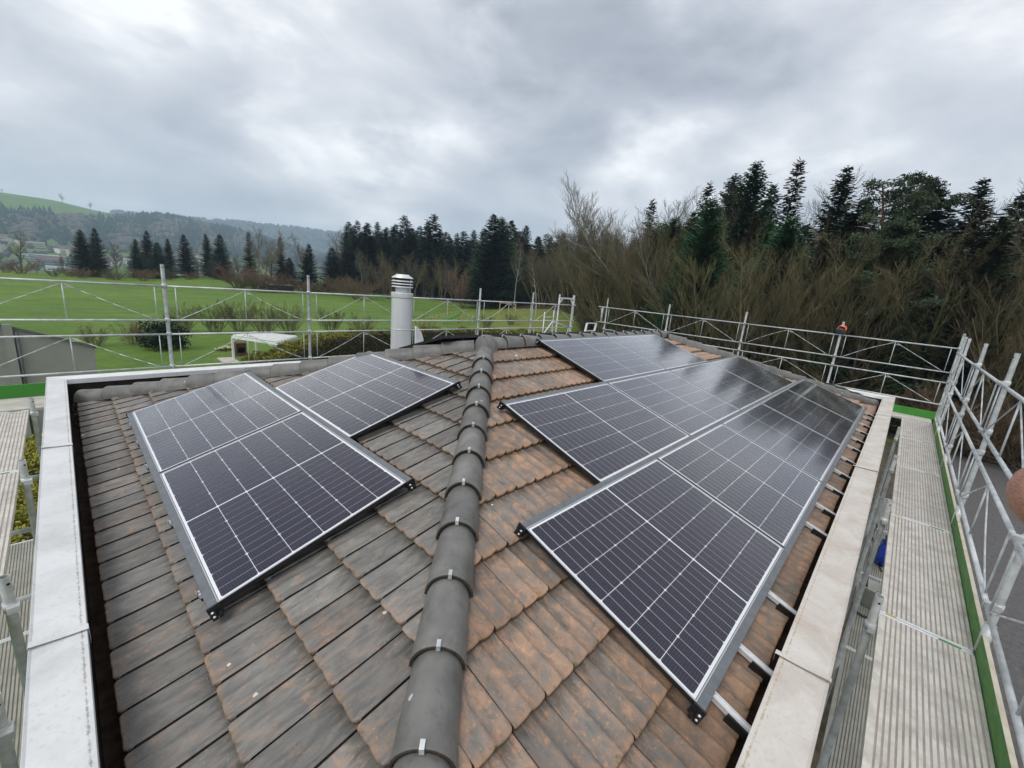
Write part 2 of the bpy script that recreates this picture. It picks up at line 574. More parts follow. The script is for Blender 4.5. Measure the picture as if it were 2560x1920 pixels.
def glass_material():
    mt = bpy.data.materials.new('solar_glass')
    mt.use_nodes = True
    t = mt.node_tree
    for n in list(t.nodes):
        t.nodes.remove(n)
    geo = N(t, 'ShaderNodeNewGeometry')
    lw = N(t, 'ShaderNodeLayerWeight')
    lw.inputs['Blend'].default_value = 0.5
    refl = math_n(t, 'MINIMUM', 0.85, math_n(t, 'ADD', 0.008, math_n(t, 'MULTIPLY', math_n(t, 'POWER', lw.outputs['Facing'], 5.5), 2.4)))
    tr = N(t, 'ShaderNodeBsdfTransparent')
    gl = N(t, 'ShaderNodeBsdfGlossy')
    gl.inputs['Roughness'].default_value = 0.11
    gl.inputs['Color'].default_value = (1, 1, 1, 1)
    mx = N(t, 'ShaderNodeMixShader')
    LK(t, refl, mx.inputs[0])
    LK(t, tr.outputs[0], mx.inputs[1])
    LK(t, gl.outputs[0], mx.inputs[2])
    # a film of dust: a little diffuse on top
    df = N(t, 'ShaderNodeBsdfDiffuse')
    df.inputs['Color'].default_value = (0.42, 0.39, 0.36, 1)
    du = noise(t, geo.outputs['Position'], 2.2, 5, 0.6)
    mx2 = N(t, 'ShaderNodeMixShader')
    LK(t, math_n(t, 'MULTIPLY', math_n(t, 'POWER', du, 2.0), 0.03), mx2.inputs[0])
    LK(t, mx.outputs[0], mx2.inputs[1])
    LK(t, df.outputs[0], mx2.inputs[2])
    o = N(t, 'ShaderNodeOutputMaterial')
    LK(t, mx2.outputs[0], o.inputs[0])
    return mt


M['cell'] = cell_material()
M['glass'] = glass_material()

# ------------------------------------------------------------------ terrain
GZ = -5.0


def smooth(a, b, x):
    t = np.clip((np.asarray(x, float) - a) / (b - a), 0, 1)
    return t * t * (3 - 2 * t)


AZR = np.array([-180, 20, 40, 55, 62, 66.3, 70.0, 71.9, 75.7, 78.5, 81.9, 84.5, 86.8, 89.8, 92.7, 100, 110, 180.])
EL1 = np.array([0.5, 0.5, 0.5, 0.5, 0.6, 1.0, 1.5, 2.05, 2.75, 3.05, 3.35, 3.1, 3.15, 3.6, 3.62, 3.5, 3.0, 0.5])
EL2 = np.array([1.0, 1.0, 2.0, 3.6, 3.75, 3.75, 3.8, 3.75, 3.6, 3.4, 3.2, 3.0, 3.0, 3.0, 3.0, 3.0, 2.5, 1.0])


def ground_h(x, y):
    x = np.asarray(x, float)
    y = np.asarray(y, float)
    r = np.hypot(x, y)
    az = np.degrees(np.arctan2(y, x))
    h = np.full(r.shape, GZ)
    und = 0.5 * np.sin(x * 0.045 + 1.0) * np.cos(y * 0.038) + 0.25 * np.sin(x * 0.11 + y * 0.07)
    h = h + und * smooth(45, 80, r)
    # lawn mound to the right of the centre
    h = h + 2.9 * np.exp(-((az - 36) / 9.0) ** 2) * smooth(42, 74, r) * (1 - smooth(120, 200, r))
    # meadow crest and the valley behind it
    left = smooth(48, 62, az)
    crest = -0.3 + 1.4 * smooth(88, 77, az)
    h = h + left * crest * smooth(70, 128, r)
    drop = smooth(140, 520, r)
    h = h + left * (-42.0) * drop * (1 - smooth(560, 1150, r) * 0.85)
    e1 = np.interp(az, AZR, EL1)
    e2 = np.interp(az, AZR, EL2)
    h1 = np.tan(np.radians(e1)) * 1850 + 1.9
    h2 = np.tan(np.radians(e2)) * 3100 + 1.9
    s1 = smooth(950, 1850, r)
    h = h * (1 - s1) + h1 * s1
    dip = smooth(1850, 2300, r) * (1 - smooth(2300, 2600, r))
    h = h - dip * 60
    s2 = smooth(2400, 3100, r)
    h = h * (1 - s2) + h2 * s2
    s3 = smooth(3150, 4200, r)
    h = h * (1 - s3) + (-60) * s3
    return h


def litter_mask(x, y):
    r = np.hypot(x, y)
    az = np.degrees(np.arctan2(y, x))
    edge = np.interp(az, [-180, -60, -12, -8, 5, 20, 30, 33, 37, 42, 47, 55, 62, 70, 180], [31, 31, 31.5, 32, 32, 34, 42, 60, 84, 92, 106, 118, 116, 900, 900])
    return smooth(-1.5, 1.5, r - edge) * (1 - smooth(280, 400, r))


def ground_material():
    mt, t, b = mat('meadow_grass', (0.06, 0.12, 0.02), 0.85, 0, 0.2)
    geo = N(t, 'ShaderNodeNewGeometry')
    pos = geo.outputs['Position']
    a1 = noise(t, mapping(t, pos, (1, 1, 0), (0, 0, 0.3)), 0.03, 4, 0.55)
    a2 = noise(t, mapping(t, pos, (0.8, 1.2, 0), (0, 0, -0.25)), 0.25, 6, 0.68, 0.5)
    a3 = noise(t, pos, 2.6, 5, 0.7)
    g = math_n(t, 'ADD', math_n(t, 'MULTIPLY', a1, 0.3), math_n(t, 'ADD', math_n(t, 'MULTIPLY', a2, 0.42), math_n(t, 'MULTIPLY', a3, 0.28)))
    grass = ramp(t, g, [(0.32, (0.052, 0.098, 0.016)), (0.46, (0.094, 0.170, 0.026)), (0.57, (0.150, 0.230, 0.040)), (0.70, (0.235, 0.265, 0.080))])
    tuft = math_n(t, 'MULTIPLY', math_n(t, 'SUBTRACT', noise(t, mapping(t, pos, (1, 1, 0)), 0.75, 7, 0.75), 0.50), 4.0, True)
    grass = mixc(t, math_n(t, 'MULTIPLY', tuft, 0.62), grass, (0.048, 0.082, 0.018))
    mud = math_n(t, 'MULTIPLY', math_n(t, 'SUBTRACT', noise(t, mapping(t, pos, (1, 1, 0)), 0.11, 6, 0.7), 0.62), 7.0, True)
    grass = mixc(t, math_n(t, 'MULTIPLY', mud, 0.55), grass, (0.17, 0.155, 0.06))
    at = N(t, 'ShaderNodeAttribute', attribute_name='litter')
    lit = ramp(t, noise(t, pos, 1.3, 6, 0.7), [(0.35, (0.030, 0.022, 0.012)), (0.6, (0.085, 0.058, 0.032)), (0.72, (0.05, 0.06, 0.02))])
    at2 = N(t, 'ShaderNodeAttribute', attribute_name='dry')
    grass = mixc(t, math_n(t, 'MULTIPLY', at2.outputs['Fac'], noise(t, pos, 0.25, 5, 0.6)), grass, (0.24, 0.20, 0.06))
    ff = math_n(t, 'ADD', at.outputs['Fac'], math_n(t, 'MULTIPLY', math_n(t, 'SUBTRACT', noise(t, pos, 0.8, 5, 0.7), 0.5), 0.8))
    ff = math_n(t, 'MULTIPLY', math_n(t, 'SUBTRACT', ff, 0.35), 3.0, True)
    c = mixc(t, ff, grass, lit)
    LK(t, c, b.inputs['Base Color'])
    bp = N(t, 'ShaderNodeBump')
    bp.inputs['Strength'].default_value = 0.6
    bp.inputs['Distance'].default_value = 0.12
    LK(t, a3, bp.inputs['Height'])
    LK(t, bp.outputs[0], b.inputs['Normal'])
    return mt


M['ground'] = ground_material()
azs = np.concatenate([np.arange(-180, -16, 6.0), np.arange(-16, 100, 0.8), np.arange(100, 180, 6.0)])
rs = np.concatenate([[0.0], np.linspace(6, 60, 20), np.geomspace(64, 5200, 92)])
AZ, RR = np.meshgrid(np.radians(azs), rs)
GX, GY = RR * np.cos(AZ), RR * np.sin(AZ)
GH = ground_h(GX, GY)
na, nr = len(azs), len(rs)
idx = np.arange(na * nr).reshape(nr, na)
nxt = np.roll(idx, -1, axis=1)
F = np.stack([idx[:-1], idx[1:], nxt[1:], nxt[:-1]], -1).reshape(-1, 4)
gm = np_mesh('ground', np.stack([GX, GY, GH], -1).reshape(-1, 3), F, M['ground'], smooth=True)
la = gm.attributes.new('litter', 'FLOAT', 'POINT')
la.data.foreach_set('value', litter_mask(GX, GY).astype(np.float32).ravel())
dr = gm.attributes.new('dry', 'FLOAT', 'POINT')
dr.data.foreach_set('value', (0.9 * np.exp(-((np.degrees(AZ) - 40) / 8) ** 2) * smooth(40, 60, RR)).astype(np.float32).ravel())
ground = part('ground', gm)
tag(ground, kind='structure')

# asphalt lane and the earth strip beside the house
M['asphalt'] = varied('asphalt', (0.080, 0.075, 0.075), (0.150, 0.140, 0.137), 9, 0.85, bump=0.7, detail=9, lo=0.3, hi=0.7)
M['earth'] = varied('earth_strip', (0.045, 0.035, 0.022), (0.12, 0.095, 0.065), 3.5, 0.9, bump=0.5)
mb = MB()
pts_in = [(-14, -4.2), (4, -3.2), (10, -2.55), (16, -2.6), (24, -2.75), (31.2, -2.5), (36, 0.5)]
pts_out = [(-14, -20), (4, -18), (10, -18), (16, -17), (24, -14), (30.2, -9), (36.5, -1.8)]
vs = []
for a, b_ in zip(pts_in, pts_out):
    vs += [(a[0], a[1], GZ + 0.008), (b_[0], b_[1], GZ + 0.008)]
mb.add(vs, [(2 * i, 2 * i + 1, 2 * i + 3, 2 * i + 2) for i in range(len(pts_in) - 1)])
tag(mb.build('road', M['asphalt']), kind='structure')
mb = MB()
mb.add([(-14, -6, GZ + .004), (32, -6, GZ + .004), (32, 0.3, GZ + .004), (-14, 0.3, GZ + .004)], [(0, 1, 2, 3)])
tag(mb.build('path', M['earth']), kind='structure')

# ------------------------------------------------------------------ house and roof
P = 0.3031                      # roof pitch
TP, CP, SP = math.tan(P), math.cos(P), math.sin(P)
HW, LEN = 3.55, 12.05           # half width, length of the hipped roof

house = thing('house', 'house with hipped roof of weathered clay tiles, pale metal coping around its gutters', 'house', (6, 3.5, GZ))
HO = (6, 3.5, GZ)
HINV = Matrix.Translation((-6, -3.5, -GZ))


def hpart(name, mesh, world=None):
    o = part(name, mesh, house)
    o.matrix_local = HINV @ (world if world is not None else Matrix.Identity(4))
    return o


# walls and boxed-in eaves
mb = MB().box((0.05, 0.05, GZ), (LEN - 0.05, 2 * HW - 0.05, -0.15))
hpart('wall', mb.mesh('wall', M['house_wall']))
# dark deck under the tiles
mb = MB()
zo = -0.006
A_, B_, C_, D_ = (0, 0, zo), (LEN, 0, zo), (LEN, 2 * HW, zo), (0, 2 * HW, zo)
r1, r2 = (HW, HW, HW * TP + zo), (LEN - HW, HW, HW * TP + zo)
mb.add([A_, B_, C_, D_, r1, r2], [(0, 1, 5, 4), (3, 0, 4), (1, 2, 5), (2, 3, 4, 5), (3, 2, 1, 0)])
hpart('roof_deck', mb.mesh('roof_deck', M['under']))

MR = Matrix(((1, 0, 0, 0), (0, CP, -SP, 0), (0, SP, CP, 0), (0, 0, 0, 1)))          # right slope: u=+x, v up
ML = Matrix(((0, CP, -SP, 0), (-1, 0, 0, 0), (0, SP, CP, 0), (0, 0, 0, 1)))         # left slope: u=-y, v up
MBk = Matrix(((-1, 0, 0, 0), (0, -CP, SP, 2 * HW), (0, SP, CP, 0), (0, 0, 0, 1)))   # back slope: u=-x, v up

TW, TG = 0.205, 0.340


def tile_mesh(name, material):
    """interlocking clay tile with two shallow pans, rounded lower right corner; local u, v, n"""
    wdt, ln = 0.1990, 0.372
    us = [0, .006, .03, .06, .078, .088, .0975, .107, .118, .14, .165, .181, .190, .1955, wdt]

    def h(u):
        a = max(0.0, 1 - abs(u - 0.0975) / (0.034 if u < 0.0975 else 0.020))
        b_ = max(0.0, 1 - abs(u - 0.190) / (0.034 if u < 0.19 else 0.018))
        s = lambda q: q * q * (3 - 2 * q)
        pan = 0.0016 * math.cos(u / 0.1025 * 2 * math.pi)
        return 0.0140 * s(a) + 0.0140 * s(b_) + pan

    def front(u):
        d = wdt - u
        rr = 0.030
        f = 0.0
        sm = lambda q: q * q * (3 - 2 * q)
        f0 = 0.004 * sm(max(0.0, 1 - abs(u - 0.099) / 0.030))
        if d < rr:
            f = rr - math.sqrt(max(0, rr * rr - (rr - d) ** 2))
        d = u
        rr = 0.008
        if d < rr:
            f = rr - math.sqrt(max(0, rr * rr - (rr - d) ** 2))
        return f + f0

    V, Fc, UV = [], [], []
    rows = []

    def row(fv, fn):
        rows.append([len(V) + i for i in range(len(us))])
        for u in us:
            V.append((u, fv(u), fn(u)))
            UV.append((u, max(0.0, fv(u))))
    tilt = lambda v: 0.036 - 0.032 * v / ln
    row(lambda u: ln, lambda u: tilt(ln) + h(u) * 0.6)
    row(lambda u: 0.12, lambda u: tilt(.12) + h(u))
    row(lambda u: front(u) + 0.008, lambda u: tilt(0) + h(u))
    row(lambda u: front(u) + 0.002, lambda u: tilt(0) + h(u) - 0.0025)
    row(lambda u: front(u), lambda u: tilt(0) + h(u) - 0.007)
    row(lambda u: front(u) + 0.004, lambda u: tilt(0) + h(u) * 0.6 - 0.028)
    row(lambda u: 0.05, lambda u: tilt(0) - 0.028)
    for ra, rb in zip(rows[:-1], rows[1:]):
        for i in range(len(us) - 1):
            Fc.append((ra[i], rb[i], rb[i + 1], ra[i + 1]))
    for col in (0, -1):
        ch = [r_[col] for r_ in rows]
        for k in range(len(ch) - 1):
            pass
    # side skirts
    for col, sgn in ((0, 1), (len(us) - 1, -1)):
        b0 = len(V)
        for r_ in rows[:5]:
            x, y, z = V[r_[col]]
            V.append((x, y, z - 0.018))
            UV.append((x, y))
        for k in range(4):
            q = (rows[k][col], b0 + k, b0 + k + 1, rows[k + 1][col])
            Fc.append(q if sgn < 0 else q[::-1])
    me = bpy.data.meshes.new(name)
    me.from_pydata(V, [], Fc)
    ul = me.uv_layers.new(name='uv')
    for lp in me.loops:
        ul.data[lp.index].uv = UV[lp.vertex_index]
    me.polygons.foreach_set('use_smooth', [True] * len(me.polygons))
    me.materials.append(material)
    me.update()
    return me


TM_L, TM_R = tile_mesh('tile_grey', M['tile_l']), tile_mesh('tile_brown', M['tile_r'])

PA, PB, PG, PGR = 1.755, 1.1178, 0.0272, 0.0417
LU, LS, LCU = 1.9855, 0.4088, 2.8861
RU1, RU2, RU3, RS3 = 4.3886, 2.6299, 1.7361, 0.1729
RS2, RS1 = RS3 + PB + PGR, RS3 + 2 * (PB + PGR)
PT = PA + PG
panels_r = [(RU3 + k * PT, RS3, 3, k) for k in range(5)] + [(RU2 + k * PT, RS2, 2, k) for k in range(4)] + [(RU1 + k * PT, RS1, 1, k) for k in range(2)]
panels_l = [(LU, LS, 2, 0), (LU + PT, LS, 2, 1), (LCU, LS + PB + PGR, 1, 0)]


def covered(u, v, plist):
    """tile centre well under a panel field (u, v in slope metres along the eave / up the slope)"""
    for (pu, ps, _, _) in plist:
        if pu - 0.05 < u < pu + PA + 0.05 and ps - 0.02 < v < ps + PB + 0.06:
            # distance to the outer border of the whole field
            inside = True
            for du, dv in ((-0.24, 0), (0.24, 0), (0, -0.30), (0, 0.3)):
                if not any(a - 0.06 < u + du < a + PA + 0.06 and s - 0.06 < v + dv < s + PB + 0.06 for (a, s, _, _) in plist):
                    inside = False
            return inside
    return False


def clip_mesh(src, mtx, planes):
    """cut a tile with vertical world planes (point, outward normal); None when nothing is left"""
    bm = bmesh.new()
    bm.from_mesh(src)
    inv = mtx.inverted()
    for co, no in planes:
        c = inv @ Vector(co)
        n = (inv.to_3x3() @ Vector(no))
        geom = bm.verts[:] + bm.edges[:] + bm.faces[:]
        bmesh.ops.bisect_plane(bm, geom=geom, plane_co=c, plane_no=n, clear_outer=True)
    if len(bm.faces) < 3:
        bm.free()
        return None
    me = bpy.data.meshes.new(src.name + '_cut')
    bm.to_mesh(me)
    bm.free()
    for mt in src.materials:
        me.materials.append(mt)
    return me


shown_list = []
n_tile = 0


def lay_tiles(side):
    global n_tile
    MM, src, ucount = (MR, TM_R, int(LEN / TW) + 2) if side == 'r' else (ML, TM_L, int(2 * HW / TW) + 3)
    v_first = -0.035
    lows = [v_first] + [0.275 + k * TG for k in range(11)]
    hid_list = []
    for ci, v0 in enumerate(lows):
        if v0 > HW / CP - 0.05:
            break
        for k in range(-1, ucount):
            if side == 'r':
                u0 = 0.0 + TW * k
                cu, cv = u0 + 0.1, v0 + 0.17
            else:
                u0 = -(0.173 + TW * k)          # u runs along -y
                cu, cv = -(u0 + 0.1), v0 + 0.17
            jit = Matrix.Translation((random.uniform(-.0012, .0012), random.uniform(-.003, .003), random.uniform(-.001, .0015))) @ Matrix.Rotation(random.uniform(-.004, .004), 4, 'Z') @ Matrix.Rotation(random.uniform(-.006, .006), 4, 'Y')
            mtx = MM @ Matrix.Translation((u0, v0, 0)) @ jit
            if ci == 0:
                mtx = mtx @ Matrix.Rotation(-0.035, 4, 'X')
            cs = [mtx @ Vector((a, b_, 0)) for a in (0, .2) for b_ in (0, .37)]
            if side == 'r':
                pl = [((0, 0, 0), (-1, 1, 0)), ((LEN, 0, 0), (1, 1, 0)), ((0, HW, 0), (0, 1, 0))]
            else:
                pl = [((0, 0, 0), (1, -1, 0)), ((0, 2 * HW, 0), (1, 1, 0)), ((HW, 0, 0), (1, 0, 0))]
            need, dead = [], False
            for co, no in pl:
                ds = [(c - Vector(co)).dot(Vector(no)) for c in cs]
                if min(ds) > -0.01:
                    dead = True
                if max(ds) > 0:
                    need.append((co, no))
            if dead:
                continue
            me = src
            if need:
                me = clip_mesh(src, mtx, need)
                if me is None:
                    continue
            plist = panels_r if side == 'r' else panels_l
            if covered(cu, cv, plist):
                hid_list.append((me, mtx))
                continue
            shown_list.append((me, mtx, src))
    return hid_list


def join_tiles(name, lst, material):
    vs, fs, uvs, off = [], [], [], 0
    for me, mtx in lst:
        vs += [tuple(mtx @ v_.co) for v_ in me.vertices]
        ul = me.uv_layers[0].data
        for pg in me.polygons:
            fs.append(tuple(off + i for i in pg.vertices))
            uvs += [tuple(ul[i].uv) for i in pg.loop_indices]
        off += len(me.vertices)
    if not vs:
        return
    me = bpy.data.meshes.new(name)
    me.from_pydata(vs, [], fs)
    ul = me.uv_layers.new(name='uv')
    for i, q in enumerate(uvs):
        ul.data[i].uv = q
    me.materials.append(material)
    me.polygons.foreach_set('use_smooth', [True] * len(fs))
    o = hpart(name, me)
    o['kind'] = 'stuff'


def tile_rank(item):
    c = item[1] @ Vector((0.1, 0.17, 0.03)) - EYE
    d = c.dot(FWD)
    if d < 0.2 or abs(c.dot(RIGHT) / d) > 1.30 or abs(c.dot(UP) / d) > 1.0:
        return 100 + c.length
    return c.length


hid_l = lay_tiles('l')
hid_r = lay_tiles('r')
shown_list.sort(key=tile_rank)
for me, mtx, src in shown_list[:298]:
    hpart('roof_tile', me, mtx)
    n_tile += 1
rest = shown_list[298:]
join_tiles('tiles_under_panels', hid_l + [(a, b_) for a, b_, c in rest if c is TM_L], M['tile_l'])
join_tiles('tiles_under_panels', hid_r + [(a, b_) for a, b_, c in rest if c is TM_R], M['tile_r'])
print('tiles as parts', n_tile)


# hip and ridge tiles
def ridge_mesh(clipped):
    L, n = 0.405, 14
    V, Fc, MI = [], [], []

    def ring(x, r, r2):
        b0 = len(V)
        for k in range(n + 1):
            a = R(-88 + 176 * k / n)
            V.append((x, r * math.sin(a), 0.018 + r * math.cos(a) * 1.04 - 0.018 * (1 - math.cos(a))))
        return b0
    # x = 0 lower end with a thick lip, tapering to the upper end
    r_lo, r_hi = 0.122, 0.104
    b = [ring(L, r_hi, 0), ring(0.06, 0.119, 0), ring(0.012, 0.1225, 0), ring(0.003, 0.1215, 0), ring(0.0, 0.119, 0), ring(0.0, 0.107, 0), ring(0.03, 0.104, 0)]
    for i in range(len(b) - 1):
        for k in range(n):
            Fc.append((b[i] + k, b[i + 1] + k, b[i + 1] + k + 1, b[i] + k + 1)[::-1])
            MI.append(1 if i >= 3 else 0)
    me = bpy.data.meshes.new('ridge_tile')
    me.from_pydata(V, [], Fc)
    me.materials.append(M['ridge'])
    me.materials.append(M['lip'])
    me.polygons.foreach_set('material_index', MI)
    me.polygons.foreach_set('use_smooth', [True] * len(Fc))
    me.update()
    return me


RM = ridge_mesh(True)
mb = MB().box((-0.004, -0.009, 0.122), (-0.001, 0.009, 0.151)).box((-0.004, -0.009, 0.149), (0.028, 0.009, 0.152))
CM = mb.mesh('clip', M['galv'])


def frame_along(p, d, roll=0.0):
    d = Vector(d).normalized()
    s = Vector((0, 0, 1)).cross(d).normalized()
    u = d.cross(s)
    mm = Matrix((d, s, u)).transposed().to_4x4()
    mm.translation = p
    return mm @ Matrix.Rotation(roll, 4, 'X')


def ridge_run(p0, d, count, step, clip=True, lift=0.0):
    d = Vector(d).normalized()
    for k in range(count):
        pp = Vector(p0) + d * (k * step)
        mm = frame_along(pp, d, random.uniform(-.03, .03)) @ Matrix.Rotation(0.035 + random.uniform(-.006, .006), 4, 'Y') @ Matrix.Translation((random.uniform(-.004, .004), random.uniform(-.003, .003), lift))
        t_ = hpart('ridge_tile', RM, mm)
        if clip:
            part('clip', CM, t_)


dh = Vector((1, 1, TP))
s_h = dh.length
for_k = 0.672 - 0.24 * 3
ridge_run(Vector((for_k, for_k + 0.02, for_k * TP + 0.012)), dh, 14, 0.24 * s_h)
dl = Vector((1, -1, TP))
ridge_run(Vector((0.02, 2 * HW - 0.02, 0.015)), dl, 14, 0.242 * s_h, clip=False)
ridge_run(Vector((HW - 0.10, HW, HW * TP + 0.012)), (1, 0, 0), 15, 0.347)
drr = Vector((-1, 1, TP))
ridge_run(Vector((LEN - 0.03, 0.03, 0.02)), drr, 14, 0.242 * s_h, clip=False)
# far hip on the back, closes the roof
ridge_run(Vector((LEN - 0.03, 2 * HW - 0.03, 0.02)), (-1, -1, TP), 14, 0.242 * s_h, clip=False)

# three-way cap where hips and ridge meet
mb = MB().lathe([(0.0, 0.175), (0.06, 0.165), (0.105, 0.135), (0.135, 0.085), (0.150, 0.02), (0.152, -0.03)], 24, (HW - 0.02, HW, HW * TP - 0.005))
hpart('apex_cap', mb.mesh('apex_cap', M['ridge']))

# gutters: dark box channel around the eaves
mb = MB()
gz0 = -0.20
for (x0, y0, x1, y1) in ((-0.11, -0.10, LEN + 0.06, 0.06), (-0.11, 0.06, 0.06, 2 * HW - 0.06), (-0.11, 2 * HW - 0.06, LEN + 0.06, 2 * HW + 0.22), (LEN - 0.06, 0.06, LEN + 0.06, 2 * HW - 0.06)):
    mb.add([(x0, y0, gz0), (x1, y0, gz0), (x1, y1, gz0), (x0, y1, gz0)], [(0, 1, 2, 3)])
hpart('gutter', mb.mesh('gutter', M['gutter']))
# leaf litter in the far left corner of the gutter
mb = MB()
for _ in range(260):
    x, y = random.uniform(-0.09, 0.02), 7.25 - abs(random.gauss(0, 0.28))
    s = random.uniform(0.006, 0.016)
    rot = Matrix.Translation((x, y, gz0 + 0.02 + random.uniform(0, .17) * max(0, 1 - (7.25 - y) * 1.6))) @ Matrix.Rotation(random.uniform(0, 6), 4, 'Z') @ Matrix.Rotation(random.uniform(-.9, .9), 4, 'X')
    mb.add([rot @ Vector(q) for q in ((-s, -s * .6, 0), (s, -s * .5, 0.003), (s * .8, s * .6, 0), (-s, s * .5, .003))], [(0, 1, 2, 3)], random.choice((0, 0, 1)))
o = hpart('leaf_litter', mb.mesh('leaf_litter', [varied('litter_brown', (0.05, 0.03, 0.02), (0.16, 0.10, 0.06), 60, 0.9), varied('litter_pale', (0.20, 0.15, 0.10), (0.40, 0.34, 0.26), 60, 0.9)]))
o['kind'] = 'stuff'


def coping_piece(p_in0, p_in1, p_out0, p_out1, z, material, seam):
    """folded sheet: top with slight fall, inner and outer drip edges; u=0 inner edge"""
    V, Fc, UV = [], [], []
    for t_, (pi, po) in enumerate(((p_in0, p_out0), (p_in1, p_out1))):
        pi, po = Vector((*pi, 0)), Vector((*po, 0))
        prof = [(0.0, -0.06), (0.0, -0.003), (0.006, 0.0), (0.94, 0.006), (0.985, 0.012), (1.0, 0.008), (1.0, -0.30)]
        for a, dz in prof:
            q = pi.lerp(po, a)
            V.append((q.x, q.y, z + dz))
            UV.append((a, t_))
    n = 7
    for k in range(n - 1):
        Fc.append((k, k + 1, n + k + 1, n + k))
    me = bpy.data.meshes.new('coping')
    me.from_pydata(V, [], Fc)
    ul = me.uv_layers.new(name='uv')
    for lp in me.loops:
        ul.data[lp.index].uv = UV[lp.vertex_index]
    me.materials.append(material)
    me.update()
    o = hpart('coping', me)
    if seam:
        pi, po = Vector((*p_in1, 0)), Vector((*p_out1, 0))
        along = (Vector((*p_in1, 0)) - Vector((*p_in0, 0))).normalized()
        mb = MB()
        vs = []
        for dd, hh in ((-0.035, 0.0095), (0.004, 0.0095)):
            for a, dz in ((-0.03, -0.075), (-0.03, 0.0), (0.5, 0.004), (0.99, 0.012), (1.012, 0.0), (1.012, -0.31)):
                q = pi.lerp(po, a) + along * dd
                vs.append((q.x, q.y, z + dz + hh * (1 if dz > -0.05 else 0)))
        mb.add(vs, [(k, k + 1, 7 + k, 6 + k) for k in range(5)])
        s = part('seam_strip', mb.mesh('seam_strip', material), o)
    return o


CZ = 0.24
ys = [-0.45, 2.19, 4.775, 7.36]
for a, b_ in zip(ys[:-1], ys[1:]):
    last = b_ == ys[-1]
    coping_piece((-0.098, a + 0.003), (-0.098, b_), (-0.272, a + 0.003), (-0.272, b_ + (0.17 if last else 0.0)), CZ, M['cop_l'], not last)
xs = [-0.1, 2.235, 5.99, 9.74, 12.12]
for a, b_ in zip(xs[:-1], xs[1:]):
    last = b_ == xs[-1]
    coping_piece((b_, -0.083), (a + 0.003, -0.083), (b_ + (0.18 if last else 0), -0.285), (a + 0.003, -0.285), CZ, M['cop_r'], False)
for xj in xs[1:-1]:
    mb = MB()
    vs = []
    for dd in (-0.003, 0.03):
        for a, dz in ((-0.062, -0.05), (-0.062, 0.004), (-0.18, 0.008), (-0.279, 0.018), (-0.289, 0.01), (-0.289, -0.3)):
            vs.append((xj + dd, a, CZ + dz + 0.004))
    mb.add(vs, [(k, k + 1, 7 + k, 6 + k) for k in range(5)])
    hpart('seam_strip', mb.mesh('seam_strip', M['cop_r']))
coping_piece((LEN + 0.02, 7.36), (-0.098, 7.36), (LEN + .2, 7.53), (-0.272, 7.53), CZ, M['cop_b'], False)
coping_piece((12.12, 7.36), (12.12, -0.083), (12.30, 7.53), (12.30, -0.285), CZ, M['cop_b'], False)
# inner faces of the parapet (dark flashing)
mb = MB().box((-0.125, -0.11, -0.22), (-0.105, 7.38, 0.2)).box((-0.105, -0.11, -0.22), (12.13, -0.09, 0.2)).box((-0.105, 7.365, -0.22), (12.13, 7.38, 0.2)).box((12.125, -0.09, -0.22), (12.14, 7.365, 0.2))
hpart('flashing', mb.mesh('flashing', M['under']))
# outer parapet wall below the coping
mb = MB().box((-0.262, -0.275, -0.6), (-0.13, 7.52, 0.21)).box((-0.13, -0.275, -0.6), (12.29, -0.115, 0.21)).box((-0.13, 7.385, -0.6), (12.29, 7.52, 0.21)).box((12.145, -0.115, -0.6), (12.29, 7.385, 0.21))
hpart('parapet', mb.mesh('parapet', M['house_wall']))
# white foil left over the far hip corner
M['foil'] = mat('white_foil', (0.82, 0.83, 0.86), 0.35)[0]
mb = MB()
foil_pts = []
for i in range(15):
    f = i / 14
    cx, cy, cz = 11.30 + 0.86 * f, 0.86 - 0.86 * f, (0.86 - 0.86 * f) * TP + 0.165 - 0.02 * f
    w0 = 0.085 + 0.03 * math.sin(i * 2.1)
    foil_pts.append([(cx - w0 * .25, cy - w0 * .25, cz + 0.012 * math.sin(i * 1.7)), (cx + w0 * .4, cy + w0 * .4, cz - .005), (cx + w0 * 1.2, cy + w0 * 1.2, cz - 0.07 + 0.02 * math.sin(i))])
vs = [q for row_ in foil_pts for q in row_]
mb.add(vs, [(3 * i + j, 3 * i + 3 + j, 3 * i + 4 + j, 3 * i + 1 + j) for i in range(14) for j in range(2)], 0, True)
fo = mb.build('foil_strip', M['foil'])
tag(fo, 'crumpled white foil strip lying along the far right hip of the roof', 'foil')

# flue
FX, FY = 3.17, 4.90
fl = hpart('flue', MB().lathe([(0.139, 0.42), (0.139, 0.43), (0.139, 1.592), (0.139, 1.60), (0.1455, 1.601), (0.146, 1.604), (0.146, 1.656), (0.146, 1.660), (0.142, 1.664), (0.138, 1.665), (0.09, 1.668)], 40, (FX, FY, 0)).mesh('flue', M['steel']))
fl['label'] = 'stainless steel flue pipe with louvred cap'
part('seam_band', MB().lathe([(0.1405, 1.165), (0.143, 1.168), (0.143, 1.178), (0.1405, 1.181)], 40, (FX, FY, 0)).mesh('seam_band', M['steel']), fl)
part('neck', MB().lathe([(0.09, 1.66), (0.09, 1.745)], 32, (FX, FY, 0)).mesh('neck', M['steel']), fl)
part('inner_pipe', MB().lathe([(0.082, 1.73), (0.105, 1.745), (0.105, 1.885), (0.0, 1.886)], 32, (FX, FY, 0)).mesh('inner_pipe', M['dark_in']), fl)
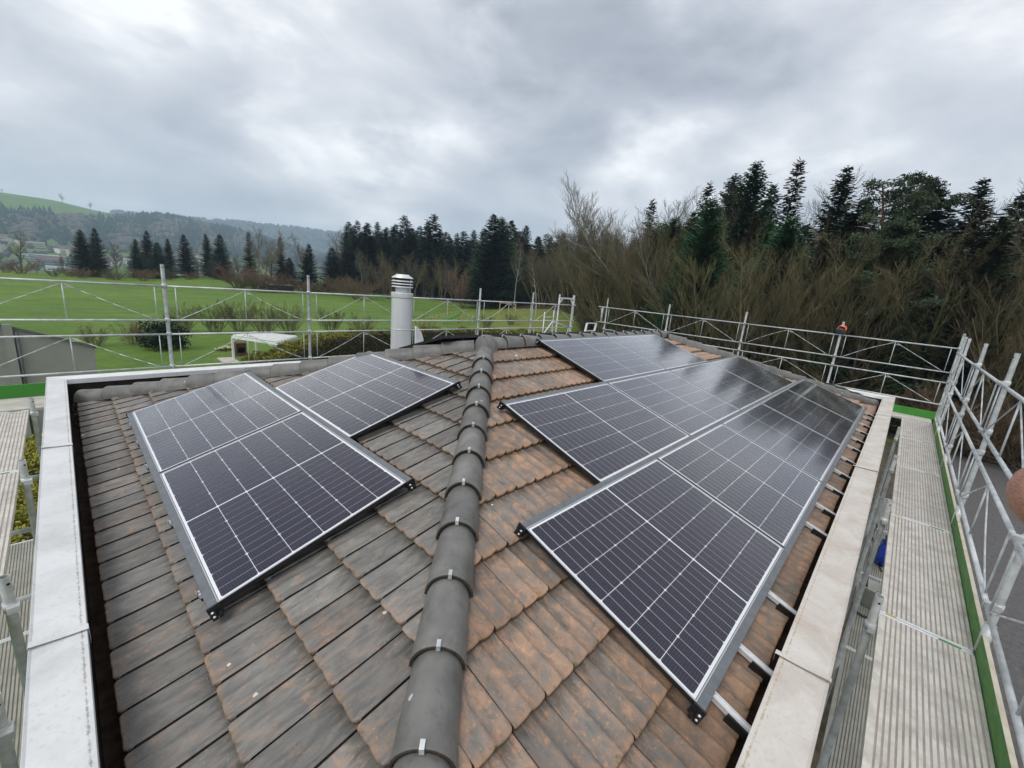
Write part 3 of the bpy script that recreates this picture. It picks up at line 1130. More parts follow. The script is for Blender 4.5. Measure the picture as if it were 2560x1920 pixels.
for k in range(3):
    zc = 1.742 + 0.037 * k
    part('louvre_ring', MB().lathe([(0.10, zc + 0.017), (0.137, zc + 0.006), (0.144, zc), (0.144, zc - 0.005), (0.135, zc - 0.001), (0.10, zc + 0.011)], 36, (FX, FY, 0)).mesh('louvre_ring', M['alu']), fl)
part('cap', MB().lathe([(0.10, 1.866), (0.137, 1.858), (0.145, 1.855), (0.145, 1.862), (0.088, 1.897), (0.086, 1.906), (0.0, 1.908)], 36, (FX, FY, 0)).mesh('cap', M['alu']), fl)
part('cap_stay', MB().tube((FX + 0.06, FY - 0.105, 1.665), (FX + 0.06, FY - 0.105, 1.86), 0.006).mesh('cap_stay', M['alu']), fl)
# lead collar and small brick-grey base block behind the hip
part('collar', MB().box((FX - 0.24, FY - 0.2, 0.45), (FX + 0.2, FY + 0.2, 0.80)).mesh('collar', M['galv_old']), fl)

# ------------------------------------------------------------------ solar panels
MLP = Matrix(((0, CP, -SP, 0), (1, 0, 0, 0), (0, SP, CP, 0), (0, 0, 0, 1)))   # left slope with u = +y (mirrored frame handled by explicit vertices)
OFF = 0.13
PX, PY = (PA - 0.044 - 0.010) / 24, (PB - 0.044) / 6


def cell_shapes():
    out = []
    lw, lh = PX - 0.0025, PY - 0.0036
    c = 0.0075
    for kind in range(3):
        if kind == 0:
            v_ = [(c * .9, 0), (lw, 0), (lw, lh), (c * .9, lh), (0, lh - c), (0, c)]
        elif kind == 1:
            v_ = [(0, 0), (lw, 0), (lw, lh), (0, lh)]
        else:
            v_ = [(0, 0), (lw - c * .9, 0), (lw, c), (lw, lh - c), (lw - c * .9, lh), (0, lh)]
        out.append(v_)
    return out


CS = cell_shapes()


def cell_origin(i, j):
    return (0.022 + i * PX + (0.010 if i >= 12 else 0) + 0.00125, 0.022 + j * PY + 0.0018)


def flat_mesh(name, polys, z, material, uvs=None):
    V, Fc, UV = [], [], []
    for k, p_ in enumerate(polys):
        b0 = len(V)
        V += [(a, b_, z) for a, b_ in p_]
        Fc.append(tuple(range(b0, b0 + len(p_))))
        UV += (uvs[k] if uvs else p_)
    me = bpy.data.meshes.new(name)
    me.from_pydata(V, [], Fc)
    ul = me.uv_layers.new(name='uv')
    for lp in me.loops:
        ul.data[lp.index].uv = UV[lp.vertex_index]
    me.materials.append(material)
    me.update()
    return me


CELL = [flat_mesh('solar_cell', [CS[k]], 0.0, M['cell']) for k in range(3)]
polys, uvs = [], []
for i in range(24):
    for j in range(6):
        ox, oy = cell_origin(i, j)
        polys.append([(a + ox, b_ + oy) for a, b_ in CS[i % 3]])
        uvs.append(CS[i % 3])
ALLCELLS = flat_mesh('solar_cells', polys, -0.0030, M['cell'], uvs)
BACK = flat_mesh('backsheet', [[(0.009, 0.009), (PA - 0.009, 0.009), (PA - 0.009, PB - 0.009), (0.009, PB - 0.009)]], -0.0042, M['backsheet'])
GLASS = flat_mesh('glass', [[(0.009, 0.009), (PA - 0.009, 0.009), (PA - 0.009, PB - 0.009), (0.009, PB - 0.009)]], -0.0012, M['glass'])


def frame_mesh(side_mat):
    mb = MB()
    lw = 0.0065
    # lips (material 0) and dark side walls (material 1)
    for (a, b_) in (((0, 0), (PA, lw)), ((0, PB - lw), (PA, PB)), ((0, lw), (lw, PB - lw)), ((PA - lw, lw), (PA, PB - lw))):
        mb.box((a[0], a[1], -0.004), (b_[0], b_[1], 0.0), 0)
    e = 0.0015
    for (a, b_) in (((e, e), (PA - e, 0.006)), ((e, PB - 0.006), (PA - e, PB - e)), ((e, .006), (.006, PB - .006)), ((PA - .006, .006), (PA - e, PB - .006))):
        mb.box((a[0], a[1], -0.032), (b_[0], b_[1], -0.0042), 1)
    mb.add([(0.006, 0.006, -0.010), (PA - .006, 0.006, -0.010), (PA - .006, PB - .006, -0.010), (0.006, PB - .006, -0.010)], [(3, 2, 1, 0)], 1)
    return mb.mesh('frame', [M['frame'], side_mat])


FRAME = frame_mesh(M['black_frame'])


def solar_panel(mtx, label, group, split):
    t_ = thing('solar_panel', label, 'solar panel', group=group)
    t_.matrix_world = mtx
    part('frame', FRAME, t_)
    part('backsheet', BACK, t_)
    if split:
        for i in range(24):
            for j in range(6):
                ox, oy = cell_origin(i, j)
                c = part('solar_cell', CELL[i % 3], t_)
                c.location = (ox, oy, -0.0030)
    else:
        c = part('solar_cells', ALLCELLS, t_)
        c['kind'] = 'stuff'
    part('glass', GLASS, t_)
    return t_


ORD = ['first', 'second', 'third', 'fourth', 'fifth']
ROWN = {3: 'bottom', 2: 'middle', 1: 'top'}
NR = {3: 5, 2: 4, 1: 2}
for (pu, ps, rw, k) in panels_r:
    if rw == 3 and k == 0:
        lab = 'large solar panel nearest the viewer on the right slope, its corner pointing to the gutter'
    elif rw == 3 and k == 4:
        lab = 'farthest solar panel of the bottom row on the right slope, mirroring the dark trees'
    else:
        lab = '%s solar panel from the viewer in the %s row of the right slope' % (ORD[k], ROWN[rw])
    mtx = MR @ Matrix.Translation((pu, ps, OFF))
    solar_panel(mtx, lab, 'solar panels on the right slope', (rw, k) in ((3, 0), (3, 1), (2, 0)))
LLAB = {(2, 0): 'near solar panel of the lower pair on the left slope', (2, 1): 'far solar panel of the lower pair on the left slope, beside the left hip',
        (1, 0): 'single upper solar panel on the left slope, below the flue'}
for (pu, ps, rw, k) in panels_l:
    # u runs along -y, so the panel starts at its far end
    mtx = ML @ Matrix.Translation((-(pu + PA), ps, OFF))
    solar_panel(mtx, LLAB[(rw, k)], 'solar panels on the left slope', True)
# panels on the back slope: only their black upper edge shows over the ridge
BFRAME = FRAME.copy()
BFRAME.materials[0] = M['black_frame']
for k in range(3):
    mtx = MBk @ Matrix.Translation((-(3.05 + (k + 1) * PT), HW / CP - 0.22 - PB, 0.20))
    t_ = thing('solar_panel', '%s black framed solar panel behind the ridge, only its upper edge showing' % ('left', 'middle', 'right')[k], 'solar panel', group='solar panels on the back slope')
    t_.matrix_world = mtx
    part('frame', BFRAME, t_)
    part('backsheet', BACK, t_)
    c = part('solar_cells', ALLCELLS, t_)
    c['kind'] = 'stuff'
    part('glass', GLASS, t_)
    for sx in (0.3, 1.4):
        part('leg', MB().box((sx, 0.05, -0.20), (sx + 0.04, PB - 0.05, -0.033)).mesh('leg', M['black']), t_)

# insertion rails along the panel edges
SCREW = MB().lathe([(0.0, 0.004), (0.005, 0.0035), (0.0065, 0.0)], 10).mesh('screw', M['alu'])


def insertion_rail(MM, u0, u1, sc, label, near_end):
    """grey profile; u0..u1 along the eave, centred on sc up the slope"""
    t_ = thing('mounting_rail', label, 'rail', group='grey insertion rails of the solar panels')
    t_.matrix_world = MM @ Matrix.Translation((u0, sc, OFF))
    L = u1 - u0
    mb = MB()
    hw = PGR / 2 - 0.001
    mb.box((0, -hw, -0.055), (L, hw, 0.0015))
    mb.box((0, -hw - 0.010, -0.058), (L, hw + .010, -0.0555))
    part('profile', mb.mesh('profile', M['rail_grey']), t_)
    for ue, sg in ((0.0, -1), (L, 1)):
        cap = MB()
        a, b_ = (ue - 0.010, ue) if sg < 0 else (ue, ue + 0.010)
        cap.box((a, -0.030, -0.062), (b_, 0.030, 0.004))
        a2, b2 = (ue - 0.036, ue - 0.010) if sg < 0 else (ue + 0.010, ue + 0.036)
        cap.box((a2, -0.026, -0.058), (b2, -0.002, -0.018))
        cap.box((a2, 0.004, -0.060), (b2, 0.02, -0.040))
        c = part('end_cap', cap.mesh('end_cap', M['black']), t_)
        s_ = part('screw', SCREW, c)
        s_.location = ((a2 + b2) / 2, -0.014, -0.0175)
        s2 = part('screw', SCREW, c)
        s2.matrix_local = Matrix.Translation((a2 if sg < 0 else b2, -0.014, -0.036)) @ Matrix.Rotation(R(-90 * -sg), 4, 'Y')
    return t_


e_ = 0.006
RL = [(RU3 - e_, RU3 + 5 * PT - PG + e_, RS3 - PGR / 2, 'lowest grey rail under the bottom panel row of the right slope'),
      (RU3 - e_, RU3 + 5 * PT - PG + e_, RS2 - PGR / 2, 'grey rail between bottom and middle panel rows of the right slope'),
      (RU2 - e_, RU2 + 4 * PT - PG + e_, RS1 - PGR / 2, 'grey rail between middle and top panel rows of the right slope'),
      (RU1 - e_, RU1 + 2 * PT - PG + e_, RS1 + PB + PGR / 2, 'topmost grey rail just under the ridge on the right slope')]
for a, b_, s_, lab in RL:
    insertion_rail(MR, a, b_, s_, lab, 0)
LLs = [(LU - e_, LU + 2 * PT - PG + e_, LS - PGR / 2, 'lowest grey rail along the lower panel pair of the left slope'),
       (LU - e_, LU + 2 * PT - PG + e_, LS + PB + PGR / 2, 'grey rail between the lower pair and upper panel of the left slope'),
       (LCU - e_, LCU + PA + e_, LS + 2 * PB + PGR * 1.5, 'uppermost grey rail above the single panel of the left slope')]
for a, b_, s_, lab in LLs:
    insertion_rail(ML, -b_, -a, s_, lab, 1)

# aluminium base rails running up the slope
prof = [(-0.020, 0.0), (0.020, 0.0), (0.020, 0.026), (0.008, 0.026), (0.008, 0.018), (-0.008, 0.018), (-0.008, 0.026), (-0.020, 0.026)]


def base_rail_mesh(L):
    mb = MB()
    n = len(prof)
    vs = [(a, 0, b_) for a, b_ in prof] + [(a, L, b_) for a, b_ in prof]
    mb.add(vs, [(k, (k + 1) % n, n + (k + 1) % n, n + k) for k in range(n)])
    mb.add([vs[0], vs[1], vs[2], vs[3], vs[4], vs[5], vs[6], vs[7]], [(0, 1, 2, 3, 4, 5, 6, 7)])
    return mb.mesh('profile', M['alu'])


BR = base_rail_mesh(0.55)
SLEEVE = MB().box((-0.034, 0.0, -0.022), (-0.0205, 0.105, 0.022)).box((-0.0205, -0.004, -0.022), (0.022, 0.004, -0.004)).mesh('rubber_sleeve', M['black'])
BEND = MB().box((-0.021, -0.0035, 0.001), (0.021, -0.0005, 0.037)).mesh('end_plate', M['galv_old'])
ORD2 = ['first', 'second', 'third', 'fourth', 'fifth', 'sixth', 'seventh', 'eighth', 'ninth', 'tenth', 'eleventh', 'twelfth', 'thirteenth', 'fourteenth']
RX = [1.909, 2.325, 2.953, 4.28, 4.819, 5.475, 6.124, 6.784, 7.50, 8.081, 8.75, 9.343, 10.016, 10.499]
for k, x in enumerate(RX):
    if k == 0:
        lab = 'bare aluminium base rail stub nearest the viewer at the right gutter'
    elif k == len(RX) - 1:
        lab = 'farthest bare aluminium base rail stub at the right gutter'
    else:
        lab = '%s bare aluminium base rail stub from the viewer along the right gutter' % ORD2[k]
    t_ = thing('base_rail', lab, 'rail', group='aluminium rail stubs at the right gutter')
    t_.matrix_world = MR @ Matrix.Translation((x, -0.055 + random.uniform(-.008, .008), 0.0505)) @ Matrix.Rotation(random.uniform(-.012, .012), 4, 'Z')
    part('profile', BR, t_)
    part('rubber_sleeve', SLEEVE, t_)
    part('end_plate', BEND, t_)
BR2 = base_rail_mesh(0.25)
for k, y in enumerate((2.211, 3.07, 4.147, 4.772, 5.356)):
    t_ = thing('base_rail', '%s small aluminium rail end from the viewer poking out left of the panels' % ORD[k], 'rail', group='rail ends left of the left panels')
    t_.matrix_world = ML @ Matrix.Translation((-y, LS - PGR - 0.022, 0.0485))
    part('profile', BR2, t_)
    part('end_plate', BEND, t_)
    part('rubber_block', MB().box((-0.022, 0.0, -0.02), (0.022, 0.05, 0.0)).mesh('rubber_block', M['black']), t_)

# ------------------------------------------------------------------ scaffold
M['green_board'] = varied('green_painted_board', (0.055, 0.20, 0.035), (0.13, 0.30, 0.07), 7, 0.6, stretch=(1, 1, 3), lo=0.4, hi=0.72)
M['bright_green'] = varied('fresh_green_board', (0.05, 0.25, 0.03), (0.07, 0.30, 0.045), 3, 0.5)
M['board_edge'] = varied('board_raw_edge', (0.50, 0.45, 0.34), (0.62, 0.57, 0.46), 10, 0.8)
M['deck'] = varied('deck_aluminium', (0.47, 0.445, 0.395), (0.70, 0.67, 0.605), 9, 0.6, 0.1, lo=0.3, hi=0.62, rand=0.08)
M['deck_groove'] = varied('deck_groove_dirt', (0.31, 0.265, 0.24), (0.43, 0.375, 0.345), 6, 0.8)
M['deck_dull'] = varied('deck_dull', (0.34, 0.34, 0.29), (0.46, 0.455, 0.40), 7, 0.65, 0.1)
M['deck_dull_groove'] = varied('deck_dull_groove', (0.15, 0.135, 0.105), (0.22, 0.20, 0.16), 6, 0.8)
M['concrete_ply'] = varied('pale_ply', (0.46, 0.44, 0.38), (0.60, 0.57, 0.50), 5, 0.8)
M['yellow'] = mat('yellow_sticker', (0.55, 0.42, 0.05), 0.5)[0]
M['hole'] = mat('dark_hole', (0.01, 0.01, 0.01), 0.9)[0]


def scaffold_post(x, y, ztop, label, group, zs, zbot=GZ, r=0.0242, facing=(0, -1), collar=None):
    t_ = thing('scaffold_post', label, 'scaffold post', (x, y, zbot), group)
    mb = MB()
    mb.tube((0, 0, 0), (0, 0, ztop - zbot - 0.0), r, n=14, cap=False)
    mb.tube((0, 0, ztop - zbot), (0, 0, ztop - zbot - 0.25), r * 0.86, n=14, cap=False)
    mb.add([(r * math.cos(k * math.pi / 7), r * math.sin(k * math.pi / 7), ztop - zbot) for k in range(14)] + [(r * .86 * math.cos(k * math.pi / 7), r * .86 * math.sin(k * math.pi / 7), ztop - zbot) for k in range(14)],
           [(k, (k + 1) % 14, 14 + (k + 1) % 14, 14 + k) for k in range(14)])
    part('tube', mb.mesh('tube', M['galv']), t_)
    fx, fy = facing
    part('pin_hole', MB().tube((fx * (r - .004), fy * (r - .004), ztop - zbot - 0.045), (fx * (r + .0012), fy * (r + .0012), ztop - zbot - 0.045), 0.008, n=10).mesh('pin_hole', M['hole']), t_)
    for z in zs:
        c = MB()
        c.tube((0, 0, z - zbot - 0.028), (0, 0, z - zbot + 0.028), r + 0.006, n=14)
        c.box((min(0, fx * 0.06) - .011, min(0, fy * 0.06) - .011, z - zbot - 0.02), (max(0, fx * .06) + .011, max(0, fy * 0.06) + .011, z - zbot + 0.02))
        part('coupler', c.mesh('coupler', M['galv']), t_)
    if collar is not None:
        part('collar', MB().tube((0, 0, collar - zbot), (0, 0, collar - zbot + 0.30), r + 0.008, n=14).mesh('collar', M['galv']), t_)
    return t_


def guardrail(p0, p1, ztop, zbot, label, group, rtop=0.0138, side=(0, 0), sag=(0.0, 0.0), braces=(True, True)):
    """lattice guardrail: two rails, end struts, middle strut and two braces"""
    a0, a1 = Vector((p0[0] + side[0], p0[1] + side[1], 0)), Vector((p1[0] + side[0], p1[1] + side[1], 0))
    d = (a1 - a0)
    t_ = thing('guardrail_frame', label, 'guardrail', (a0.x, a0.y, zbot), group)
    L = d.length
    d.normalize()

    def pt(s, z):
        q = d * s
        return (q.x, q.y, z - zbot)
    for z in (ztop, zbot):
        part('rail', MB().tube(pt(-0.03, z), pt(L + .03, z), rtop, n=12).mesh('rail', M['galv']), t_)
    for s in (0.12, L - 0.12):
        part('end_strut', MB().tube(pt(s, zbot), pt(s, ztop), 0.0066, n=8).mesh('end_strut', M['galv']), t_)
    part('middle_strut', MB().tube(pt(L / 2, zbot), pt(L / 2, ztop), 0.0072, n=8).mesh('middle_strut', M['galv']), t_)
    part('gusset', MB().box((-.0, -.003, 0), (0.09, .003, 0.010), mtx=Matrix.Translation(pt(L / 2 + .01, ztop - 0.075)) @ Matrix.Rotation(math.atan2(d.y, d.x), 4, 'Z')).mesh('gusset', M['galv']), t_)
    for i, s in enumerate((0.14, L - 0.14)):
        if not braces[i]:
            continue
        e0, e1 = Vector(pt(L / 2 + (0.02 if i else -0.02), ztop - 0.03)), Vector(pt(s, zbot + 0.01))
        pts = []
        for k in range(7):
            f = k / 6
            q = e0.lerp(e1, f)
            q.z -= sag[i] * math.sin(math.pi * f)
            pts.append(q)
        part('brace', MB().pipe(pts, 0.0060, 8).mesh('brace', M['galv']), t_)
    return t_


RZ = (1.43, 0.93, 0.72, 0.22)
# back scaffold
bx = [-1.05, 1.03, 3.09, 5.20, 7.31, 9.38, 11.42]
BY = 7.90
bn = ['first post from the left', 'post left of the white pergola', 'post right of the white pergola', 'post hidden behind the flue', 'post right of the flue', 'post left of the ladder frame', 'post at the end by the ladder frame']
for k, x in enumerate(bx):
    scaffold_post(x, BY, 1.74, 'galvanised scaffold %s, back scaffold' % bn[k], 'posts of the back scaffold', RZ, facing=(0, -1))
brn = ['in front of the grey neighbour wall', 'in front of the pergola', 'just left of the flue', 'just right of the flue', 'behind the roof peak', 'below the ladder frame']
for k in range(6):
    for zt, zb, lv in ((1.43, 0.93, 'upper'), (0.72, 0.22, 'lower')):
        sag = (0.05 if (k == 4 and lv == 'upper') else 0.008 * (k % 3), 0.012 * ((k + 1) % 3))
        guardrail((bx[k], BY), (bx[k + 1], BY), zt, zb, '%s lattice guardrail of the back scaffold %s' % (lv, brn[k]), 'guardrails of the back scaffold', side=(0, -0.045), sag=sag)
# end frame of the back scaffold with cross bar and gussets
t_ = thing('scaffold_end', 'white end frame with cross bar and gussets topping the back scaffold', 'scaffold frame', (10.63, BY, GZ))
for x in (0.0, 0.74):
    part('post', MB().tube((x, 0, 0), (x, 0, 1.74 - GZ), 0.0235, n=12).mesh('post', M['galv']), t_)
part('cross_bar', MB().beam((0, 0, 1.63 - GZ), (0.74, 0, 1.63 - GZ), 0.035, 0.045).mesh('cross_bar', M['alu']), t_)
for a, b_ in ((0.02, 0.15), (0.72, 0.59)):
    part('gusset', MB().beam((a, 0, 1.47 - GZ), (b_, 0, 1.60 - GZ), 0.02, 0.045).mesh('gusset', M['alu']), t_)
# short stair rail inside
t_ = thing('stair_rail', 'low tube railing beside the ladder frame of the back scaffold', 'railing', (9.42, 7.45, -0.2))
for x, zt in ((0.0, 1.23), (0.42, 1.28)):
    part('post', MB().tube((x, 0, 0), (x, 0, zt + 0.2), 0.0165, n=10).mesh('post', M['galv']), t_)
for z in (0.62, 1.08):
    part('rail', MB().tube((0, 0, z + 0.2), (0.42, 0, z + 0.2), 0.0125, n=8).mesh('rail', M['galv']), t_)
part('rail', MB().tube((0.42, 0, 0.95 + .2), (1.25, 0.0, 0.78 + .2), 0.0165, n=8).mesh('rail', M['galv']), t_)
part('post', MB().tube((1.22, 0, 0), (1.22, 0, 0.78 + .2), 0.0165, n=8).mesh('post', M['galv']), t_)
part('brace', MB().tube((0.40, 0, 0.95 + .2), (-0.1, 0, 0.45 + .2), 0.02, n=8).mesh('brace', M['alu']), t_)

# far scaffold beyond the right gable end
FX_ = 12.80
fy = [7.48, 5.30, 3.13, 1.00, -1.02]
fn = ['first from the left', 'second from the left', 'third from the left', 'carrying the orange helmet', 'in the far corner']
for k, y in enumerate(fy):
    scaffold_post(FX_, y, 1.745, 'galvanised scaffold post in front of the wood, %s' % fn[k], 'posts of the far scaffold', RZ, facing=(-1, 0))
fbn = ['in the first bay from the left', 'in the second bay from the left', 'left of the orange helmet', 'right of the orange helmet']
for k in range(4):
    for zt, zb, lv in ((1.43, 0.91, 'upper'), (0.69, 0.21, 'lower')):
        guardrail((FX_, fy[k]), (FX_, fy[k + 1]), zt, zb, '%s lattice guardrail before the dark wood, %s' % (lv, fbn[k]), 'guardrails of the far scaffold', side=(-0.045, 0), sag=((-0.03 if lv == 'upper' and k >= 2 else 0.0), 0.01 if k == 0 else 0.0))
guardrail((FX_ - 0.02, 7.48), (FX_ - 0.02, 7.78), 1.43, 0.91, 'short guardrail stub at the left end of the far scaffold', 'guardrails of the far scaffold', braces=(False, True))

# near scaffold along the right side
NY = -1.0
nx = [11.2, 8.82, 6.38, 3.95, 1.75, -0.45]
nn = ['farthest tall', 'second tall', 'third tall', 'fourth', 'fifth', 'last']
nl = ['tall post at the far end of the right side scaffold', 'tall post in the middle of the right side scaffold, hole near its top',
      'tall post nearest the viewer inside the frame, hole near its top', 'post beside the nearest ribbed deck at the right picture edge',
      'post of the right side scaffold beside the viewer', 'post of the right side scaffold behind the viewer']
NZ = (1.38, 0.87, 0.645, 0.15)
for k, x in enumerate(nx[:5]):
    scaffold_post(x, NY, 1.69, 'galvanised ' + nl[k], 'posts of the right side scaffold', NZ, facing=(-0.35, 0.94), r=0.0215, collar=-0.28)
scaffold_post(11.95, NY, 1.70, 'galvanised corner post of the right side scaffold by the green end board', 'posts of the right side scaffold', (), facing=(-1, 0), r=0.0215)
nbn = ['in the far bay', 'in the second bay', 'in the middle bay', 'in the near bay']
nx2 = [11.95] + nx[1:5]
for k in range(4):
    for zt, zb, lv in ((NZ[0], NZ[1], 'upper'), (NZ[2], NZ[3], 'lower')):
        guardrail((nx2[k], NY), (nx2[k + 1], NY), zt, zb, '%s lattice guardrail of the right side scaffold %s' % (lv, nbn[k]), 'guardrails of the right side scaffold', side=(0, 0.05), rtop=0.0160, sag=(0.0, 0.03 if (k, lv) == (2, 'lower') else 0.0))


def deck(p0, du, length, width, z, label, group, mats, ribs=17):
    """ribbed scaffold deck: du = unit vector along its length, width to the left of it"""
    t_ = thing('scaffold_deck', label, 'scaffold deck', (p0[0], p0[1], z), group)
    du = Vector((*du, 0))
    dw = Vector((-du.y, du.x, 0))

    def P3(a, b_, c):
        q = du * a + dw * b_
        return (q.x, q.y, c)
    mb = MB()
    pts = [(0.0, -0.05), (0.0, 0.004), (0.014, 0.004)]
    pitch = (width - 0.034) / ribs
    for k in range(ribs):
        b0 = 0.014 + k * pitch
        pts += [(b0 + 0.001, -0.003), (b0 + pitch * 0.36, -0.003), (b0 + pitch * 0.36 + .001, 0.0), (b0 + pitch, 0.0)]
    pts += [(width - .02, 0.004), (width, 0.004), (width, -0.05)]
    n = len(pts)
    g0, g1 = 0.03, length - 0.03
    vs = [P3(g0, a, c) for a, c in pts] + [P3(g1, a, c) for a, c in pts]
    fs, mi = [], []
    for k in range(n - 1):
        fs.append((k, k + 1, n + k + 1, n + k))
        mi.append(1 if (pts[k][1] == -0.003 and pts[k + 1][1] == -0.003) else 0)
    for f, q in zip(fs, mi):
        mb.add([vs[i] for i in f], [(0, 1, 2, 3)], q)
    part('plank', mb.mesh('plank', mats), t_)
    for e0, e1 in ((0.004, 0.0295), (length - .0295, length - 0.004)):
        mb = MB()
        v8 = [P3(a, b_, c) for c in (-0.055, 0.001) for (a, b_) in ((e0, 0.004), (e1, 0.004), (e1, width - .004), (e0, width - .004))]
        mb.add(v8, [(0, 3, 2, 1), (4, 5, 6, 7), (0, 1, 5, 4), (1, 2, 6, 5), (2, 3, 7, 6), (3, 0, 4, 7)])
        part('end_profile', mb.mesh('end_profile', M['alu']), t_)
    return t_, P3


dx = [1.72, 3.90, 6.10, 8.30, 10.45, 12.55]
dl_ = ['ribbed scaffold deck nearest the viewer on the right', 'second ribbed scaffold deck on the right, past the nearest one', 'third ribbed scaffold deck on the right', 'fourth ribbed scaffold deck on the right', 'farthest ribbed scaffold deck on the right, before the green end board']
for k in range(5):
    t_, P3 = deck((dx[k], -0.972), (1, 0), dx[k + 1] - dx[k], 0.484, -0.20, dl_[k], 'upper decks of the right side scaffold', [M['deck'], M['deck_groove']])
    L = dx[k + 1] - dx[k]
    part('green_label', MB().box(P3(L - 0.026, 0.06, 0.0012), P3(L - 0.008, 0.17, 0.003)).mesh('green_label', M['bright_green']), t_)
    part('yellow_label', MB().box(P3(0.006, 0.39, 0.0012), P3(0.024, 0.45, 0.003)).mesh('yellow_label', M['yellow']), t_)
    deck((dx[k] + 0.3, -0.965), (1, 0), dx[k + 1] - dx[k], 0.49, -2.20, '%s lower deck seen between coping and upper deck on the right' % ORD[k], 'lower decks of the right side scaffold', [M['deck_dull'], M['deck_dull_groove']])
    mbt = thing('toe_board', '%s green toe board along the right decks, counted from the viewer' % ORD[k], 'toe board', (dx[k], -1.0, -0.21), 'green toe boards of the right side scaffold')
    part('board', MB().box((0.0 if k % 2 else -0.02, 0.0, 0.0), (L - 0.004, 0.022, 0.15)).mesh('board', M['green_board']), mbt)
    part('top_edge', MB().box((0.0 if k % 2 else -0.02, -0.001, 0.1502), (L - 0.004, 0.023, 0.154)).mesh('top_edge', M['board_edge']), mbt)
# cross deck and green end board at the far end
t_ = thing('scaffold_deck', 'pale plywood cross deck at the far end of the right scaffold', 'scaffold deck', (12.6, -1.0, -0.2))
part('plank', MB().box((0, 0.03, -0.04), (0.55, 0.9, 0.0)).mesh('plank', M['concrete_ply']), t_)
tb = MB().box((13.16, -1.05, -0.21), (13.185, 0.9, -0.03)).build('toe_board', M['bright_green'])
tag(tb, 'bright green end board across the far end of the right scaffold', 'toe board')
# inner standards at the right
for k, (x, zt) in enumerate(((3.62, 0.06), (5.92, 0.0), (8.05, 0.0), (10.3, 0.0))):
    scaffold_post(x, -0.445, zt, '%s inner scaffold tube ending beside the right decks, counted from the viewer' % ORD[k], 'inner tubes of the right side scaffold', (zt - 0.24,), r=0.0245, facing=(-0.9, -0.3), zbot=GZ)
# left side
ly = [1.08, 3.30, 5.55, 7.72]
ll = ['ribbed deck at the lower left picture corner', 'ribbed deck in the middle of the left scaffold', 'ribbed deck at the far end of the left scaffold']
for k in range(3):
    L = ly[k + 1] - ly[k]
    t_, P3 = deck((-0.472, ly[k]), (0, 1), L, 0.484, -0.20, ll[k], 'upper decks of the left side scaffold', [M['deck'], M['deck_groove']])
    part('green_label', MB().box(*[tuple(f(a, b_) for a, b_ in zip(P3(L - 0.026, 0.06, 0.0012), P3(L - 0.008, 0.17, 0.003))) for f in (min, max)]).mesh('green_label', M['bright_green']), t_)
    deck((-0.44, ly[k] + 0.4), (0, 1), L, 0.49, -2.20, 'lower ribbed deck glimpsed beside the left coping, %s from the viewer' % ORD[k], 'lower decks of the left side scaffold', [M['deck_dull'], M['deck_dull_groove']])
for k, (y, zt) in enumerate(((2.42, -0.10), (3.28, 0.0), (5.26, 0.0), (7.45, 0.02))):
    scaffold_post(-0.425, y, zt, '%s inner scaffold tube left of the pale coping, counted from the viewer' % ORD[k], 'inner tubes of the left side scaffold', (zt - 0.2,), r=0.0245, facing=(0.5, -0.86))
for k, (y, z) in enumerate(((5.4, -0.75), (5.4, -1.45), (7.4, -1.0))):
    tb = MB().tube((-1.0, y, z), (-0.3, y, z), 0.0242, n=10).build('scaffold_tube', M['galv'])
    tag(tb, '%s short cross tube under the left scaffold deck' % ('upper', 'lower', 'farthest')[k], 'scaffold tube', 'cross tubes of the left scaffold')
t_ = thing('scaffold_deck', 'pale plywood plank across the far end of the left scaffold', 'scaffold deck', (-1.6, 7.78, -0.2))
part('plank', MB().box((0, 0, -0.035), (1.40, 0.62, 0)).mesh('plank', M['concrete_ply']), t_)
tb = MB().box((-2.2, 8.42, -0.2), (0.2, 8.445, -0.02)).build('toe_board', M['bright_green'])
tag(tb, 'bright green board behind the left coping corner', 'toe board')

# ------------------------------------------------------------------ loose things on the scaffold
# orange helmet-like cap on a post
hx, hy, hz = FX_ - 0.01, 1.0, 1.50
t_ = thing('safety_helmet', 'bright orange and grey helmet hung on a far scaffold post', 'helmet', (hx, hy, hz))
M['orange'] = mat('fluorescent_orange', (0.95, 0.13, 0.02), 0.35)[0]
M['grey_pl'] = mat('dark_grey_plastic', (0.06, 0.06, 0.065), 0.5)[0]
shell = MB().lathe([(0.0, 0.135), (0.045, 0.128), (0.085, 0.10), (0.105, 0.055), (0.11, 0.0), (0.118, -0.012), (0.11, -0.014)], 24).mesh('shell', M['orange'])
mt_ = Matrix.Translation((-0.06, 0.0, 0.05)) @ Matrix.Rotation(R(12), 4, 'X') @ Matrix.Rotation(R(42), 4, 'Y') @ Matrix.Scale(0.88, 4)
part('shell', shell, t_, mt_)
part('brim', MB().lathe([(0.06, -0.02), (0.112, -0.016), (0.10, -0.075), (0.05, -0.095), (0.0, -0.10)], 24).mesh('brim', M['grey_pl']), t_, mt_)
part('peak', MB().box((-0.155, -0.07, -0.022), (-0.09, 0.07, -0.012)).mesh('peak', M['grey_pl']), t_, mt_)

